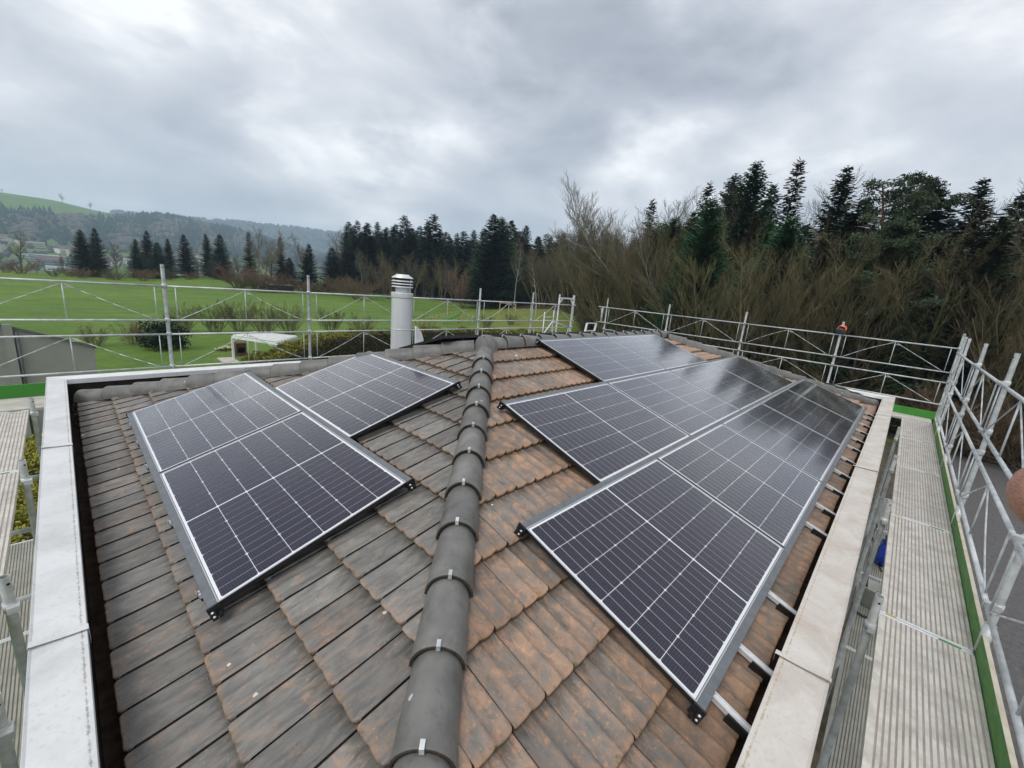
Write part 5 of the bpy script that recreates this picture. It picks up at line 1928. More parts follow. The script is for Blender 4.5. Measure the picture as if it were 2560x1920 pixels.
# --- wood on the right
RT = [(35.56, 7.75, 82, 'spruce3', 'conifer_tree', 'brownish conifer at the left end of the right wood'), (33.37, 8.6, 70, 'birch', 'birch_tree', 'thin birch rising from the left part of the right wood'),
      (30.67, 11.26, 60, 'bare1', 'bare_tree', 'fine pale bare tree left of the tallest bare crowns'), (28.67, 12.31, 57, 'bare1', 'bare_tree', 'pale bare crown against the sky left of the thin conifer'),
      (25.4, 13.58, 52, 'bare1', 'bare_tree', 'tall fan shaped bare crown against the sky'), (23.53, 13.68, 52, 'bare0', 'bare_tree', 'tall bare crown right beside the fan shaped one'),
      (21.3, 13.39, 50, 'spruce3', 'conifer_tree', 'thin brownish conifer left of the bright green spruce'), (19.06, 12.77, 48, 'bare0', 'bare_tree', 'bare tree left of the bright green spruce'),
      (16.42, 15.26, 47, 'spruce2', 'spruce_tree', 'tallest bright green spruce of the right wood'), (18.21, 14.28, 48, 'spruce2', 'spruce_tree', 'bright green spruce at the left shoulder of the tallest one'),
      (12.81, 15.1, 48, 'spruce3', 'spruce_tree', 'spruce with brown lower branches right of the bright green one'), (10.55, 14.06, 47, 'bare0', 'bare_tree', 'pale bare crown between the two middle spruces'),
      (8.46, 14.19, 46, 'spruce0', 'spruce_tree', 'slender dark spruce above the orange helmet'), (5.71, 12.63, 45, 'bare1', 'bare_tree', 'reddish bare crown left of the pine'),
      (2.32, 13.14, 43, 'pine0', 'pine_tree', 'scots pine with open crown and orange trunk'), (-1.15, 12.36, 45, 'spruce0', 'spruce_tree', 'dark spruce right of the pine'),
      (-3.1, 10.78, 42, 'bare2', 'bare_tree', 'bare tree right of the last spruce'), (-4.14, 11.63, 40, 'bare0', 'bare_tree', 'bare tree at the right picture edge'),
      (14.6, 13.0, 52, 'spruce0', 'spruce_tree', 'half hidden spruce between the two tallest spruces'), (26.9, 11.4, 58, 'spruce3', 'conifer_tree', 'half hidden olive conifer among the pale bare crowns')]
for az, el, r, pr, nm, lab in RT:
    plant_top(pr, az, el, r, nm, lab, 'tree', 'tall trees of the right wood', wide=1.1 if pr == 'spruce2' else (1.15 if 'spruce' in pr else (1.4 if pr in ('bare0', 'bare1') else 1.1)))
x, y = polar(0.4, 37.5)
tl = plant('pine0', x, y, 15.5, 'pine_tree', 'pine with leaning bare orange trunk behind the far scaffold', 'tree', 'tall trees of the right wood', rz=R(100))
tl.rotation_euler = (R(-8), R(7), R(80))


def wood_edge(az):
    return float(np.interp(az, [-30, -12, -8, 5, 20, 28, 33, 37, 42], [32, 32, 33, 33.5, 35, 41, 56, 82, 92]))


for k in range(38):
    az = -10 + 47 * (k + random.random() * .8) / 38
    r = wood_edge(az) + random.uniform(0.5, 5)
    plant_top(('fan0', 'fan1', 'fan2')[k % 3], az, random.uniform(5.5, 11.2) * (1 if az < 27 else 0.75), r, 'multi_stem_tree', 'olive brown bare tree with fanned stems at the front of the right wood', 'tree', 'fan stemmed trees at the front of the right wood', wide=random.uniform(.85, 1.1))
for k in range(30):
    az = -11 + 48 * (k + random.random() * .8) / 30
    r = wood_edge(az) + random.uniform(5, 15)
    plant_top(random.choice(('fan2', 'bare2', 'bare0', 'bare1', 'fan0')), az, random.uniform(7.5, 11.0) * (1 if az < 27 else 0.75), r, 'bare_tree', 'bare tree standing deeper in the right wood', 'tree', 'bare trees deeper in the right wood')
for k in range(26):
    az = -9 + 42 * (k + random.random() * .8) / 26
    r = wood_edge(az) + random.uniform(2.5, 10)
    plant_top(random.choice(('spruce3', 'spruce0', 'spruce5', 'spruce2')), az, random.uniform(6.5, 12.0) * (1 if az < 27 else 0.72), r, 'spruce_tree', 'spruce half hidden behind the front stems of the right wood', 'tree', 'spruces among the front of the right wood', wide=random.uniform(1.1, 1.6))
for k in range(56):
    az = -12 + 50 * (k + random.random() * .8) / 56
    r = wood_edge(az) + random.uniform(9, 30)
    plant_top(random.choice(('spruce1', 'spruce4', 'spruce0', 'spruce3', 'spruce5')), az, random.uniform(5.5, 9.4) * (1 if az < 27 else 0.75), r, 'spruce_tree', 'dark spruce standing at the back of the right wood', 'tree', 'dark spruces at the back of the right wood', wide=1.3)
for k in range(40):
    az = -14 + 52 * (k + random.random() * .8) / 40
    r = wood_edge(az) + random.uniform(-0.6, 3.0)
    x, y = polar(az, r)
    plant(('shrub', 'shrub', 'shrub_red', 'shrub')[k % 4], x, y, random.uniform(2.2, 4.6), 'bare_shrub', 'tangled bare shrub at the foot of the right wood', 'shrub', 'shrubs at the foot of the right wood', wide=1.25)
print('trees', n_tree)

# --- garden shrubs
GS = [(81.3, 49, 3.3, 'shrub', 'bare garden shrub behind the tall scaffold post'), (78.6, 48, 3.8, 'shrub', 'bare garden shrub right of the tall scaffold post'), (76.4, 50, 4.0, 'shrub', 'bare garden shrub above the white pergola left corner'),
      (73.8, 47, 4.1, 'shrub', 'widest bare garden shrub above the white pergola'), (71.2, 48, 4.0, 'shrub', 'bare garden shrub right of the white pergola'), (66.5, 50, 3.6, 'shrub', 'bare garden shrub left of the flue'),
      (62.8, 47, 3.4, 'shrub', 'bare garden shrub close beside the flue'), (54.9, 52, 3.3, 'shrub_yellow', 'upright yellowish shrub right of the flue'), (46.7, 60, 2.6, 'shrub', 'small bare bush on the lawn before the lawn mound'),
      (43.5, 62, 2.2, 'shrub', 'thin bare bush on the lawn mound'), (85.4, 42, 2.2, 'shrub_red', 'clipped reddish shrub left of the dark evergreen bush'), (88.4, 42, 1.9, 'shrub_red', 'reddish shrub behind the grey neighbour wall'),
      (76.2, 116, 6.0, 'shrub_red', 'big red brown bush at the end of the meadow'), (74.2, 112, 5.0, 'shrub_red', 'second red brown bush at the end of the meadow'), (63.5, 104, 5.5, 'shrub_red', 'red brown thicket left of the flue cap'), (84.3, 41.5, 2.4, 'shrub_red', 'brown shrub touching the dark evergreen bush')]
for az, r, H, pr, lab in GS:
    x, y = polar(az, r)
    plant(pr, x, y, H * (0.82 if H < 4.5 else 1), 'garden_shrub', lab, 'shrub', 'garden shrubs', wide=1.05 if H < 4.5 else 1.5)

# --- evergreen bush and clipped hedge
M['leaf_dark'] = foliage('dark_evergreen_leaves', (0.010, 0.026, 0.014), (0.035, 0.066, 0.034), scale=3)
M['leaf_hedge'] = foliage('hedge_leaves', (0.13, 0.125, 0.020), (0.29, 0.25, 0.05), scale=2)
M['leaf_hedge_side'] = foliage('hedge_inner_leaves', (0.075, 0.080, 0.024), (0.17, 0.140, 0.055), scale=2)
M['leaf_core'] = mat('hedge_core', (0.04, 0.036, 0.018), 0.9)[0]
rr_ = np.random.default_rng(5)
bx_, by_ = polar(83.0, 39.5)
cs = [(rr_.normal(0, .55), rr_.normal(0, .55), abs(rr_.normal(1.1, .5))) for _ in range(60)]
VV, FF = clump_cloud(rr_, cs, 0.52, 70, 0.11, 0.9)
t_ = thing('evergreen_bush', 'dense dark evergreen bush on the lawn left of the tall scaffold post', 'bush', (bx_, by_, GZ))
part('foliage', np_mesh('foliage', VV, FF, M['leaf_dark']), t_)
part('stem', MB().tube((0, 0, -.1), (0, 0, 1.4), 0.09, 0.04, 8).mesh('stem', M['bark_brown']), t_)


def hedge(pts, h, wdt, label, lsz=0.085, dens=1):
    t_ = thing('hedge', label, 'hedge', (pts[0][0], pts[0][1], GZ))
    o0 = np.array([pts[0][0], pts[0][1], GZ])
    Vt, Vs = [], []
    core = MB()
    for a, b_ in zip(pts[:-1], pts[1:]):
        a_, b2 = np.array(a), np.array(b_)
        d = b2 - a_
        L = np.linalg.norm(d)
        d /= L
        nrm = np.array([-d[1], d[0]])
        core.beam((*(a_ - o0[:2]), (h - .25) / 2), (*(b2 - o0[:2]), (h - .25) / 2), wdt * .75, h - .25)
        n = int(L * 520 * dens)
        s = rr_.random(n) * L
        wv = rr_.uniform(-.5, .5, n) * wdt
        top = rr_.random(n) < 0.55
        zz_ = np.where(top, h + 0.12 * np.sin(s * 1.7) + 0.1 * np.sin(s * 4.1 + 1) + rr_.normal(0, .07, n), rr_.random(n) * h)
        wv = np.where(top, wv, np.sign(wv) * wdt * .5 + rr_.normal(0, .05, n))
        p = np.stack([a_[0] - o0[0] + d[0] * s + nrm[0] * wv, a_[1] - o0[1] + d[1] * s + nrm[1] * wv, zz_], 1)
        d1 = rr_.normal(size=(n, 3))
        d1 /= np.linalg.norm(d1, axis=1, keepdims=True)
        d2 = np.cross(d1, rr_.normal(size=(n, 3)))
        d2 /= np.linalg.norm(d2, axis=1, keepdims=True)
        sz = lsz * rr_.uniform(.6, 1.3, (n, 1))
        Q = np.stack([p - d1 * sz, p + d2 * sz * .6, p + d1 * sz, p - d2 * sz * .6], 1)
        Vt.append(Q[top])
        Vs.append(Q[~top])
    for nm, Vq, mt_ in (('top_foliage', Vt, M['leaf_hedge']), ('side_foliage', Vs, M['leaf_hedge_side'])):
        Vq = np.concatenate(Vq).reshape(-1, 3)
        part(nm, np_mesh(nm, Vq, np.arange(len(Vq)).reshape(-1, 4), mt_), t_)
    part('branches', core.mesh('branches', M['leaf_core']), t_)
    return t_


hedge([(6.6, 24.4), (9.2, 27.4), (12.6, 31.2), (17.2, 33.9), (24.5, 35.2), (31.5, 33.6), (40, 30)], 1.75, 1.5, 'long yellow green clipped hedge running behind the roof')
hedge([(-1.25, 6.5), (-1.45, 17.0)], 1.6, 1.7, 'low yellow green hedge on the ground below the left scaffold', 0.045, 5)

# ------------------------------------------------------------------ garden things and neighbours
M['white_paint'] = varied('white_paint', (0.76, 0.76, 0.76), (0.84, 0.84, 0.84), 4, 0.55)
# pergola
t_ = thing('pergola', 'white wooden pergola with slatted roof in the garden', 'pergola', (9.4, 32.8, GZ))
pc = [Vector((7.75, 33.6, 0)), Vector((9.6, 35.1, 0)), Vector((11.7, 32.7, 0)), Vector((9.5, 30.2, 0))]
po = Vector((9.4, 32.8, 0))
for q in pc:
    part('post', MB().beam((*(q - po).xy, 0), (*(q - po).xy, 1.6), 0.13, 0.13, up=(0, 1, 0)).mesh('post', M['white_paint']), t_)
for a, b_ in ((0, 1), (3, 2), (0, 3), (1, 2)):
    part('beam', MB().beam((*(pc[a] - po).xy, 1.65), (*(pc[b_] - po).xy, 1.65), 0.09, 0.16).mesh('beam', M['white_paint']), t_)
for k in range(7):
    f = (k + 0.5) / 7
    a, b_ = pc[0].lerp(pc[1], f) - po, pc[3].lerp(pc[2], f) - po
    part('slat', MB().beam((*a.xy, 1.78), (*b_.xy, 1.78), 0.17, 0.05).mesh('slat', M['white_paint']), t_)
# garden oven under the pergola
t_ = thing('garden_oven', 'dark brown brick oven with black mouth under the pergola', 'oven', (8.6, 35.3, GZ))
M['rust'] = varied('rusty_steel', (0.06, 0.025, 0.016), (0.13, 0.055, 0.032), 6, 0.8)
part('base', MB().box((-0.45, -0.35, 0), (0.45, 0.35, 0.18)).mesh('base', M['bark_grey']), t_)
ov = MB().box((-0.33, -0.28, 0.18), (-0.24, 0.28, 0.95)).box((0.24, -0.28, 0.18), (0.33, 0.28, 0.95)).box((-0.24, -0.28, 0.62), (0.24, 0.28, 0.95)).box((-0.24, -0.28, 0.18), (0.24, 0.28, 0.22)).box((-.24, .2, .22), (.24, .28, .62))
part('body', ov.mesh('body', M['rust']), t_)
part('mouth', MB().box((-0.24, 0.12, 0.22), (0.24, 0.19, 0.62)).mesh('mouth', M['hole']), t_)
tb = MB().box((6.95, 32.75, GZ), (7.9, 34.5, GZ + 0.07)).build('stone_plate', varied('pale_stone', (0.42, 0.38, 0.33), (0.56, 0.51, 0.46), 3, 0.8))
tag(tb, 'pale stone slab on the lawn beside the pergola', 'slab')
# daffodil-like pale flower clumps on the bank
M['flower'] = mat('pale_flowers', (0.75, 0.74, 0.45), 0.6)[0]
for k, (az, r) in enumerate(((78.1, 38.6), (77.2, 39.2))):
    x, y = polar(az, r)
    VV, FF = clump_cloud(rr_, [(rr_.normal(0, .25), rr_.normal(0, .18), .22) for _ in range(9)], .12, 22, .05, .6)
    f_ = np_mesh('flowers', VV, FF, M['flower'])
    t_ = thing('flower_clump', '%s clump of pale flowers on the lawn left of the pergola' % ('left', 'right')[k], 'flowers', (x, y, GZ))
    part('blossom', f_, t_)
    VV, FF = clump_cloud(rr_, [(rr_.normal(0, .28), rr_.normal(0, .2), .08) for _ in range(9)], .14, 22, .07, .6)
    part('leaves', np_mesh('leaves', VV, FF, M['leaf_hedge_side']), t_)
# neighbour building with sloping roof edge, lower left
M['render_grey'] = varied('grey_render', (0.30, 0.295, 0.265), (0.345, 0.34, 0.31), 1.5, 0.9)
M['roof_edge'] = varied('dark_roof_edge', (0.10, 0.10, 0.10), (0.16, 0.16, 0.16), 4, 0.6)
t_ = thing('neighbour_house', 'grey rendered neighbour wall with sloping roof edge at the left', 'building', (-4, 24, GZ))
W0, W1, YF, YB = -9.0, 0.58, 22.0, 25.2
zt = lambda x: -1.42 - (x + 0.4) * 0.378
mb = MB()
vs = [(W0, YF, GZ), (W1, YF, GZ), (W1, YF, zt(W1)), (W0, YF, zt(W0)), (W0, YB, GZ), (W1, YB, GZ), (W1, YB, zt(W1) - .62), (W0, YB, zt(W0) - .62)]
mb.add(vs, [(0, 1, 2, 3), (5, 4, 7, 6), (1, 5, 6, 2), (4, 0, 3, 7)])
part('wall', mb.mesh('wall', M['render_grey'], (-4, 24, GZ)), t_)
mb = MB()
vs = [(W0, YF - .08, zt(W0)), (W1 + .06, YF - .08, zt(W1 + .06)), (W1 + .06, YB + .08, zt(W1 + .06) - .64), (W0, YB + .08, zt(W0) - .64)]
vs += [(a, b_, c + 0.07) for a, b_, c in vs]
mb.add(vs, [(0, 3, 2, 1), (4, 5, 6, 7), (0, 1, 5, 4), (1, 2, 6, 5), (2, 3, 7, 6), (3, 0, 4, 7)])
part('roof', mb.mesh('roof', M['roof_edge'], (-4, 24, GZ)), t_)
part('pilaster', MB().box((-1.56, YF - .12, GZ), (-1.34, YF - .003, -0.92)).mesh('pilaster', M['render_grey'], (-4, 24, GZ)), t_)
part('downpipe', MB().tube((-1.28, YF - .06, GZ), (-1.28, YF - .06, -1.2), 0.045, n=10).mesh('downpipe', M['roof_edge'], (-4, 24, GZ)), t_)
# playground: slide, swing frame, hillside fence
M['lime'] = mat('lime_plastic', (0.17, 0.38, 0.09), 0.5)[0]
M['wood'] = varied('pale_timber', (0.36, 0.25, 0.14), (0.52, 0.38, 0.24), 4, 0.8)
sx, sy = polar(50.6, 66.5)
sz = float(ground_h(sx, sy))
t_ = thing('slide', 'lime green children slide on the lawn slope', 'slide', (sx, sy, sz))
u_ = Vector((-0.95, 0.05, 0)).normalized()
wv = Vector((-u_.y, u_.x, 0))
mb = MB()
vs = []
for k in range(13):
    f = k / 12
    c = u_ * (f * 3.4 - 0.4) + Vector((0, 0, 1.25 * (1 - f) ** 1.1 + 0.12 + 0.10 * math.cos(f * 6)))
    for a, dz in ((-.34, .26), (-.30, 0), (.30, 0), (.34, .26)):
        vs.append(c + wv * a + Vector((0, 0, dz)))
mb.add(vs, [(4 * k + j, 4 * k + 4 + j, 4 * k + 5 + j, 4 * k + 1 + j) for k in range(12) for j in range(3)])
part('chute', mb.mesh('chute', M['lime']), t_)
for a in (-.3, .3):
    part('leg', MB().tube(u_ * -0.3 + wv * a + Vector((0, 0, -.1)), u_ * -0.3 + wv * a + Vector((0, 0, 1.5)), .05).mesh('leg', M['wood']), t_)
wx, wy = polar(43.9, 70)
wz = float(ground_h(wx, wy))
t_ = thing('swing', 'timber swing frame at the edge of the wood', 'swing', (wx, wy, wz))
du_ = Vector((0.70, -0.71, 0))
part('cross_beam', MB().beam(du_ * -1.6 + Vector((0, 0, 2.4)), du_ * 1.2 + Vector((0, 0, 2.4)), .11, .11).mesh('cross_beam', M['wood']), t_)
for a in (-1.5, 1.1):
    for s in (-.7, .7):
        part('leg', MB().beam(du_ * a + Vector((0.7 * s, 0.7 * s, -.1)), du_ * a + Vector((0, 0, 2.4)), .10, .10, up=(1, 0, 0)).mesh('leg', M['wood']), t_)
for a in (-.5, -.1):
    part('rope', MB().tube(du_ * a + Vector((0, 0, 2.4)), du_ * a + Vector((0, 0, .5)), .012).mesh('rope', M['black']), t_)
part('seat', MB().box((-.06, -.06, .45), (.06, .06, .49), mtx=Matrix.Translation(du_ * -.3) @ Matrix.Scale(3, 4, du_)).mesh('seat', M['black']), t_)
# wire fence up the slope: posts are parts
t_ = thing('garden_fence', 'thin wire garden fence climbing the lawn right of the flue', 'fence', (38, 51, GZ))
prev = None
for k in range(15):
    f = k / 14
    x, y = polar(56.4 + (49.6 - 56.4) * f, 55 + 28 * f)
    z = float(ground_h(x, y))
    part('fence_post', MB().tube((x - 38, y - 51, z - GZ - .1), (x - 38, y - 51, z - GZ + 1.15), .035, n=6).mesh('fence_post', M['wood']), t_)
    if prev:
        for h_ in (0.5, 1.05):
            part('wire', MB().tube((prev[0] - 38, prev[1] - 51, prev[2] - GZ + h_), (x - 38, y - 51, z - GZ + h_), .014, n=4).mesh('wire', M['galv']), t_)
    prev = (x, y, z)
# lantern-like garden post
x, y = polar(48.6, 66)
t_ = thing('bollard', 'grey garden bollard left of the swing', 'bollard', (x, y, float(ground_h(x, y))))
part('shaft', MB().lathe([(0.16, 0), (0.16, 0.9), (0.19, 0.92), (0.19, 1.0), (0.08, 1.05), (0.08, 1.35), (0.13, 1.38), (0.0, 1.5)], 14).mesh('shaft', M['galv_old']), t_)
# green shed with pale roof and a white sheet beyond the meadow
x, y = polar(72.0, 112)
z = float(ground_h(x, y))
t_ = thing('shed', 'low green shed with pale roof at the end of the meadow', 'shed', (x, y, z))
part('wall', MB().box((-2.4, -1.2, -.2), (2.4, 1.2, 1.6)).mesh('wall', varied('green_planks', (0.03, 0.05, 0.03), (0.05, 0.07, 0.045), 3, 0.8)), t_)
part('roof', MB().box((-2.6, -1.4, 1.62), (2.6, 1.4, 1.74), mtx=Matrix.Rotation(R(3), 4, 'X')).mesh('roof', M['galv_old']), t_)
part('door', MB().box((0.6, -1.26, -.1), (1.5, -1.203, 1.45)).mesh('door', M['bark_brown']), t_)
x, y = polar(73.9, 113)
bm = bmesh.new()
bmesh.ops.create_icosphere(bm, subdivisions=2, radius=1)
for v_ in bm.verts:
    v_.co = Vector((v_.co.x * .9 * (1 - .3 * v_.co.z), v_.co.y * .5, v_.co.z * .9 + .5 + .15 * math.sin(v_.co.x * 6)))
me = bpy.data.meshes.new('tarpaulin')
bm.to_mesh(me)
bm.free()
me.materials.append(M['white_paint'])
tb = part('tarpaulin', me)
tb.location = (x, y, float(ground_h(x, y)) + .3)
tag(tb, 'white tarpaulin heap left of the green shed', 'tarpaulin')
# yellow signpost at the wood edge, far right
x, y = polar(-9.4, 33.2)
t_ = thing('signpost', 'yellow footpath signpost at the wood edge, right picture border', 'sign', (x, y, GZ))
part('pole', MB().tube((0, 0, -.1), (0, 0, 1.5), .04).mesh('pole', M['galv_old']), t_)
mb = MB()
pr_ = [(-.05, 1.08), (.62, 1.08), (.82, 1.19), (.62, 1.30), (-.05, 1.30)]
mb.add([(0.05, a, b_) for a, b_ in pr_] + [(0.08, a, b_) for a, b_ in pr_], [tuple(range(5)), tuple(range(9, 4, -1))] + [(k, 5 + k, 5 + (k + 1) % 5, (k + 1) % 5) for k in range(5)])
part('arrow', mb.mesh('arrow', mat('sign_yellow', (0.80, 0.42, 0.01), 0.4)[0]), t_)

# ------------------------------------------------------------------ far town
M['t_white'] = varied('town_white', (0.60, 0.60, 0.58), (0.78, 0.78, 0.76), .02, 0.8)
M['t_cream'] = varied('town_cream', (0.50, 0.46, 0.36), (0.64, 0.60, 0.48), .02, 0.8)
M['t_grey'] = varied('town_grey', (0.22, 0.22, 0.23), (0.32, 0.32, 0.33), .02, 0.8)
M['t_roof'] = varied('town_roof', (0.11, 0.085, 0.075), (0.18, 0.13, 0.11), .02, 0.8)
M['t_win'] = mat('town_window', (0.05, 0.06, 0.07), 0.3)[0]
rt = random.Random(3)
TOWN = []
for k in range(64):
    az = rt.uniform(77.5, 95.5)
    r = rt.choice((rt.uniform(560, 700), rt.uniform(700, 900), rt.uniform(900, 1080)))
    TOWN.append((az, r))
TW_ = ('left of the leftmost conifers', 'between the leftmost conifer pairs', 'behind the middle conifers')
for k, (az, r) in enumerate(TOWN):
    x, y = polar(az, r)
    z = float(ground_h(x, y)) - 1
    wd, dp, ht = rt.uniform(12, 34), rt.uniform(10, 16), rt.uniform(7, 13)
    flat = rt.random() < .45
    wm = rt.choice(('t_white', 't_white', 't_cream', 't_grey'))
    nm = {'t_white': 'white', 't_cream': 'cream', 't_grey': 'grey'}[wm]
    ph = TW_[0] if az > 89 else (TW_[1] if az > 85 else TW_[2])
    t_ = thing('town_building', 'far %s %s building of the town %s' % (nm, 'flat roofed' if flat else 'gabled', ph), 'building', (x, y, z), 'buildings of the far town')
    t_.rotation_euler = (0, 0, R(az - 90 + rt.uniform(-30, 30)))
    part('wall', MB().box((-wd / 2, -dp / 2, -3), (wd / 2, dp / 2, ht)).mesh('wall', M[wm]), t_)
    mb = MB()
    if flat:
        mb.box((-wd / 2 - .3, -dp / 2 - .3, ht + .02), (wd / 2 + .3, dp / 2 + .3, ht + .5))
        part('roof', mb.mesh('roof', M['t_white'] if rt.random() < .5 else M['t_grey']), t_)
    else:
        rh = dp * .35
        mb.add([(-wd / 2 - .5, -dp / 2 - .7, ht), (wd / 2 + .5, -dp / 2 - .7, ht), (wd / 2 + .5, dp / 2 + .7, ht), (-wd / 2 - .5, dp / 2 + .7, ht), (-wd / 2 - .5, 0, ht + rh), (wd / 2 + .5, 0, ht + rh)],
               [(0, 1, 5, 4), (2, 3, 4, 5), (0, 4, 3), (1, 2, 5), (0, 3, 2, 1)])
        part('roof', mb.mesh('roof', M['t_roof']), t_)
    for fl_ in range(int(ht // 3)):
        part('window_band', MB().box((-wd / 2 + 1.2, -dp / 2 - .06, 1.0 + fl_ * 3), (wd / 2 - 1.2, -dp / 2 - .01, 2.3 + fl_ * 3)).mesh('window_band', M['t_win']), t_)

# ------------------------------------------------------------------ woods on the far hills: a mass nobody could count
M['hill_conifer'] = foliage('hill_conifers', (0.016, 0.030, 0.018), (0.036, 0.056, 0.034), scale=.02)
M['hill_bare'] = foliage('hill_bare_wood', (0.060, 0.055, 0.040), (0.12, 0.11, 0.085), scale=.02)


def hill_wood(name, label, samples, seed):
    """samples: list of (x, y, h, w, kind); cones and lumpy crowns joined into one mesh"""
    rq = np.random.default_rng(seed)
    V, F, MI = [], [], []
    off = 0
    for (x, y, h, w_, kd) in samples:
        z = float(ground_h(x, y)) - 1.0
        n = 6
        a = np.arange(n) * 2 * math.pi / n + rq.uniform(0, 1)
        if kd == 0:
            rings = ((0.12, 1.0), (0.45, 0.62), (0.75, 0.30))
        else:
            rings = ((0.15, 0.55), (0.5, 1.0), (0.82, 0.72))
        for (fz, fr) in rings:
            jr = rq.uniform(.7, 1.25, n)
            V.append(np.stack([x + np.cos(a) * w_ * fr * jr, y + np.sin(a) * w_ * fr * jr, z + h * (fz + rq.uniform(-.05, .05, n))], 1))
        V.append(np.array([[x, y, z + h]]))
        for k in range(2):
            for j in range(n):
                F.append((off + k * n + j, off + k * n + (j + 1) % n, off + (k + 1) * n + (j + 1) % n, off + (k + 1) * n + j))
        for j in range(n):
            F.append((off + 2 * n + j, off + 2 * n + (j + 1) % n, off + 3 * n, off + 3 * n))
        MI += [kd] * (3 * n)
        off += 3 * n + 1
    me = bpy.data.meshes.new(name)
    V = np.concatenate(V)
    me.from_pydata(V.tolist(), [], [f if f[2] != f[3] else f[:3] for f in F])
    me.materials.append(M['hill_conifer'])
    me.materials.append(M['hill_bare'])
    me.polygons.foreach_set('material_index', MI)
    me.update()
    o = part(name, me)
    tag(o, label, 'wood', kind='stuff')
    return o


rq = np.random.default_rng(9)
S1 = []
while len(S1) < 5200:
    az = rq.uniform(60, 98)
    r = rq.uniform(1080, 1860)
    top = np.interp(az, [60, 70, 75, 80, 83.5, 86, 88, 92, 98], [1.0, 1.0, 1.0, .98, .86, .60, .48, .42, .40])
    f = (r - 1080) / 770
    if f > top + rq.normal(0, .03):
        continue
    if f < 0.12 and rq.random() < .7:
        continue
    kd = 0 if (math.sin(az * 1.9) + math.sin(f * 9 + az) + rq.normal(0, .7)) > -0.2 else 1
    x, y = polar(az, r)
    S1.append((x, y, rq.uniform(14, 23) if kd == 0 else rq.uniform(10, 17), rq.uniform(4, 6.5) if kd == 0 else rq.uniform(5, 9), kd))
hill_wood('hillside_wood', 'mixed wood covering the near hillside on the left', S1, 1)
S2 = []
for _ in range(3000):
    az = rq.uniform(50, 86)
    r = rq.uniform(2450, 3130)
    x, y = polar(az, r)
    kd = 0 if rq.random() < .45 else 1
    S2.append((x, y, rq.uniform(20, 36), rq.uniform(8, 14), kd))
hill_wood('ridge_wood', 'blue hazy wood along the farther ridge on the left', S2, 2)
S3 = []
for _ in range(900):
    az = rq.uniform(60, 99)
    r = rq.uniform(330, 1080)
    x, y = polar(az, r)
    kd = 1 if rq.random() < .8 else 0
    S3.append((x, y, rq.uniform(5, 11), rq.uniform(3, 6), kd))
hill_wood('valley_trees', 'scattered small trees and hedges among the far town houses', S3, 3)
# single trees on the green crest
for az, el, lab in ((89.15, 4.35, 'left of two round bare trees on the green hill crest'), (87.4, 4.0, 'right of two round bare trees on the green hill crest'), (92.6, 4.0, 'small tree at the left end of the green hill crest')):
    plant_top('bare0', az, el, 1800, 'crest_tree', lab, 'tree', 'single trees on the hill crest', wide=1.5, sink=1.0)

# ------------------------------------------------------------------ haze over the valley
hm = bpy.data.materials.new('haze')
hm.use_nodes = True
ht = hm.node_tree
for n in list(ht.nodes):
    ht.nodes.remove(n)
pv = N(ht, 'ShaderNodeVolumePrincipled')
pv.inputs['Color'].default_value = (0.60, 0.78, 1.0, 1)
pv.inputs['Density'].default_value = 0.00031
pv.inputs['Anisotropy'].default_value = 0.0
ho = N(ht, 'ShaderNodeOutputMaterial')
LK(ht, pv.outputs[0], ho.inputs['Volume'])
haze = MB().box((-5600, -5600, -75), (5600, 5600, 290)).build('haze', hm)
tag(haze, kind='stuff')

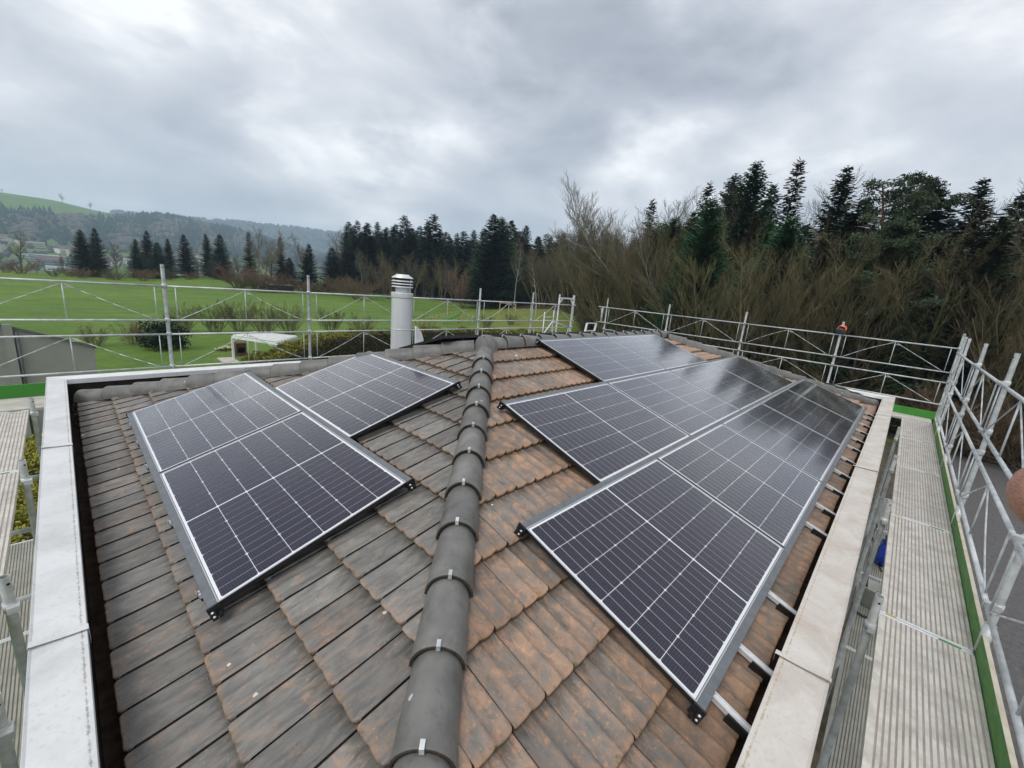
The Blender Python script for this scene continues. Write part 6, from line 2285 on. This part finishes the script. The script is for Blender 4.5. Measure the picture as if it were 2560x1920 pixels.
# ------------------------------------------------------------------ fingertip at the right picture edge
def skin_hand():
    """right hand reaching in beside the lens; one continuous skin from wrist to five fingers"""
    c = EYE + (FWD + RIGHT * ((2572 - 1280) / 1044.09) - UP * ((1252 - 960) / 1044.09)) * 0.085
    f, r_, u = FWD, RIGHT, UP

    def W(a, b_, d):           # right, up, forward offsets in metres from the index fingertip
        return c + r_ * a + u * b_ + f * d
    V = [W(.075, -.085, -.06), W(.070, -.045, -.045), W(.062, -.012, -.03),      # wrist, palm, knuckles
         W(.045, -.002, -.012), W(.020, .000, .0), W(.0, .0, .0),               # index
         W(.066, -.030, -.012), W(.046, -.034, .006), W(.024, -.036, .012),       # middle
         W(.072, -.046, -.010), W(.054, -.052, .006), W(.034, -.055, .010),       # ring
         W(.076, -.062, -.015), W(.062, -.068, .0), W(.047, -.070, .004),         # little
         W(.060, -.052, -.07), W(.046, -.030, -.085), W(.034, -.012, -.088),      # thumb
         W(.10, -.16, -.09)]
    E = [(0, 1), (1, 2), (2, 3), (3, 4), (4, 5), (1, 6), (6, 7), (7, 8), (1, 9), (9, 10), (10, 11), (0, 12), (12, 13), (13, 14), (0, 15), (15, 16), (16, 17), (18, 0)]
    rad = [.026, .027, .016, .0098, .0092, .0086, .011, .0094, .0082, .0105, .009, .0078, .009, .0078, .0068, .012, .0105, .009, .028]
    me = bpy.data.meshes.new('hand')
    o_ = c
    me.from_pydata([tuple(v_ - o_) for v_ in V], E, [])
    h = bpy.data.objects.new('person', me)
    h.location = o_
    link(h)
    md = h.modifiers.new('skin', 'SKIN')
    md.use_smooth_shade = True
    for i, q in enumerate(rad):
        me.skin_vertices[0].data[i].radius = (q, q)
    me.skin_vertices[0].data[0].use_root = True
    sb = h.modifiers.new('sub', 'SUBSURF')
    sb.levels = sb.render_levels = 2
    mt_, t, b = mat('skin', (0.50, 0.26, 0.20), 0.45, 0, 0.4)
    b.inputs['Subsurface Weight'].default_value = 0.15
    b.inputs['Subsurface Radius'].default_value = (0.01, 0.004, 0.002)
    geo = N(t, 'ShaderNodeNewGeometry')
    cc = ramp(t, noise(t, geo.outputs['Position'], 160, 6, .7), [(.30, (0.36, 0.17, 0.11)), (.48, (0.52, 0.26, 0.20)), (.70, (0.62, 0.36, 0.29))])
    LK(t, cc, b.inputs['Base Color'])
    bp = N(t, 'ShaderNodeBump')
    bp.inputs['Strength'].default_value = 0.6
    bp.inputs['Distance'].default_value = 0.0006
    LK(t, noise(t, mapping(t, geo.outputs['Position'], (1, 1, 3)), 900, 3), bp.inputs['Height'])
    LK(t, bp.outputs[0], b.inputs['Normal'])
    me.materials.append(mt_)
    tag(h, 'fingertip of a hand reaching into the right picture edge', 'person')


skin_hand()
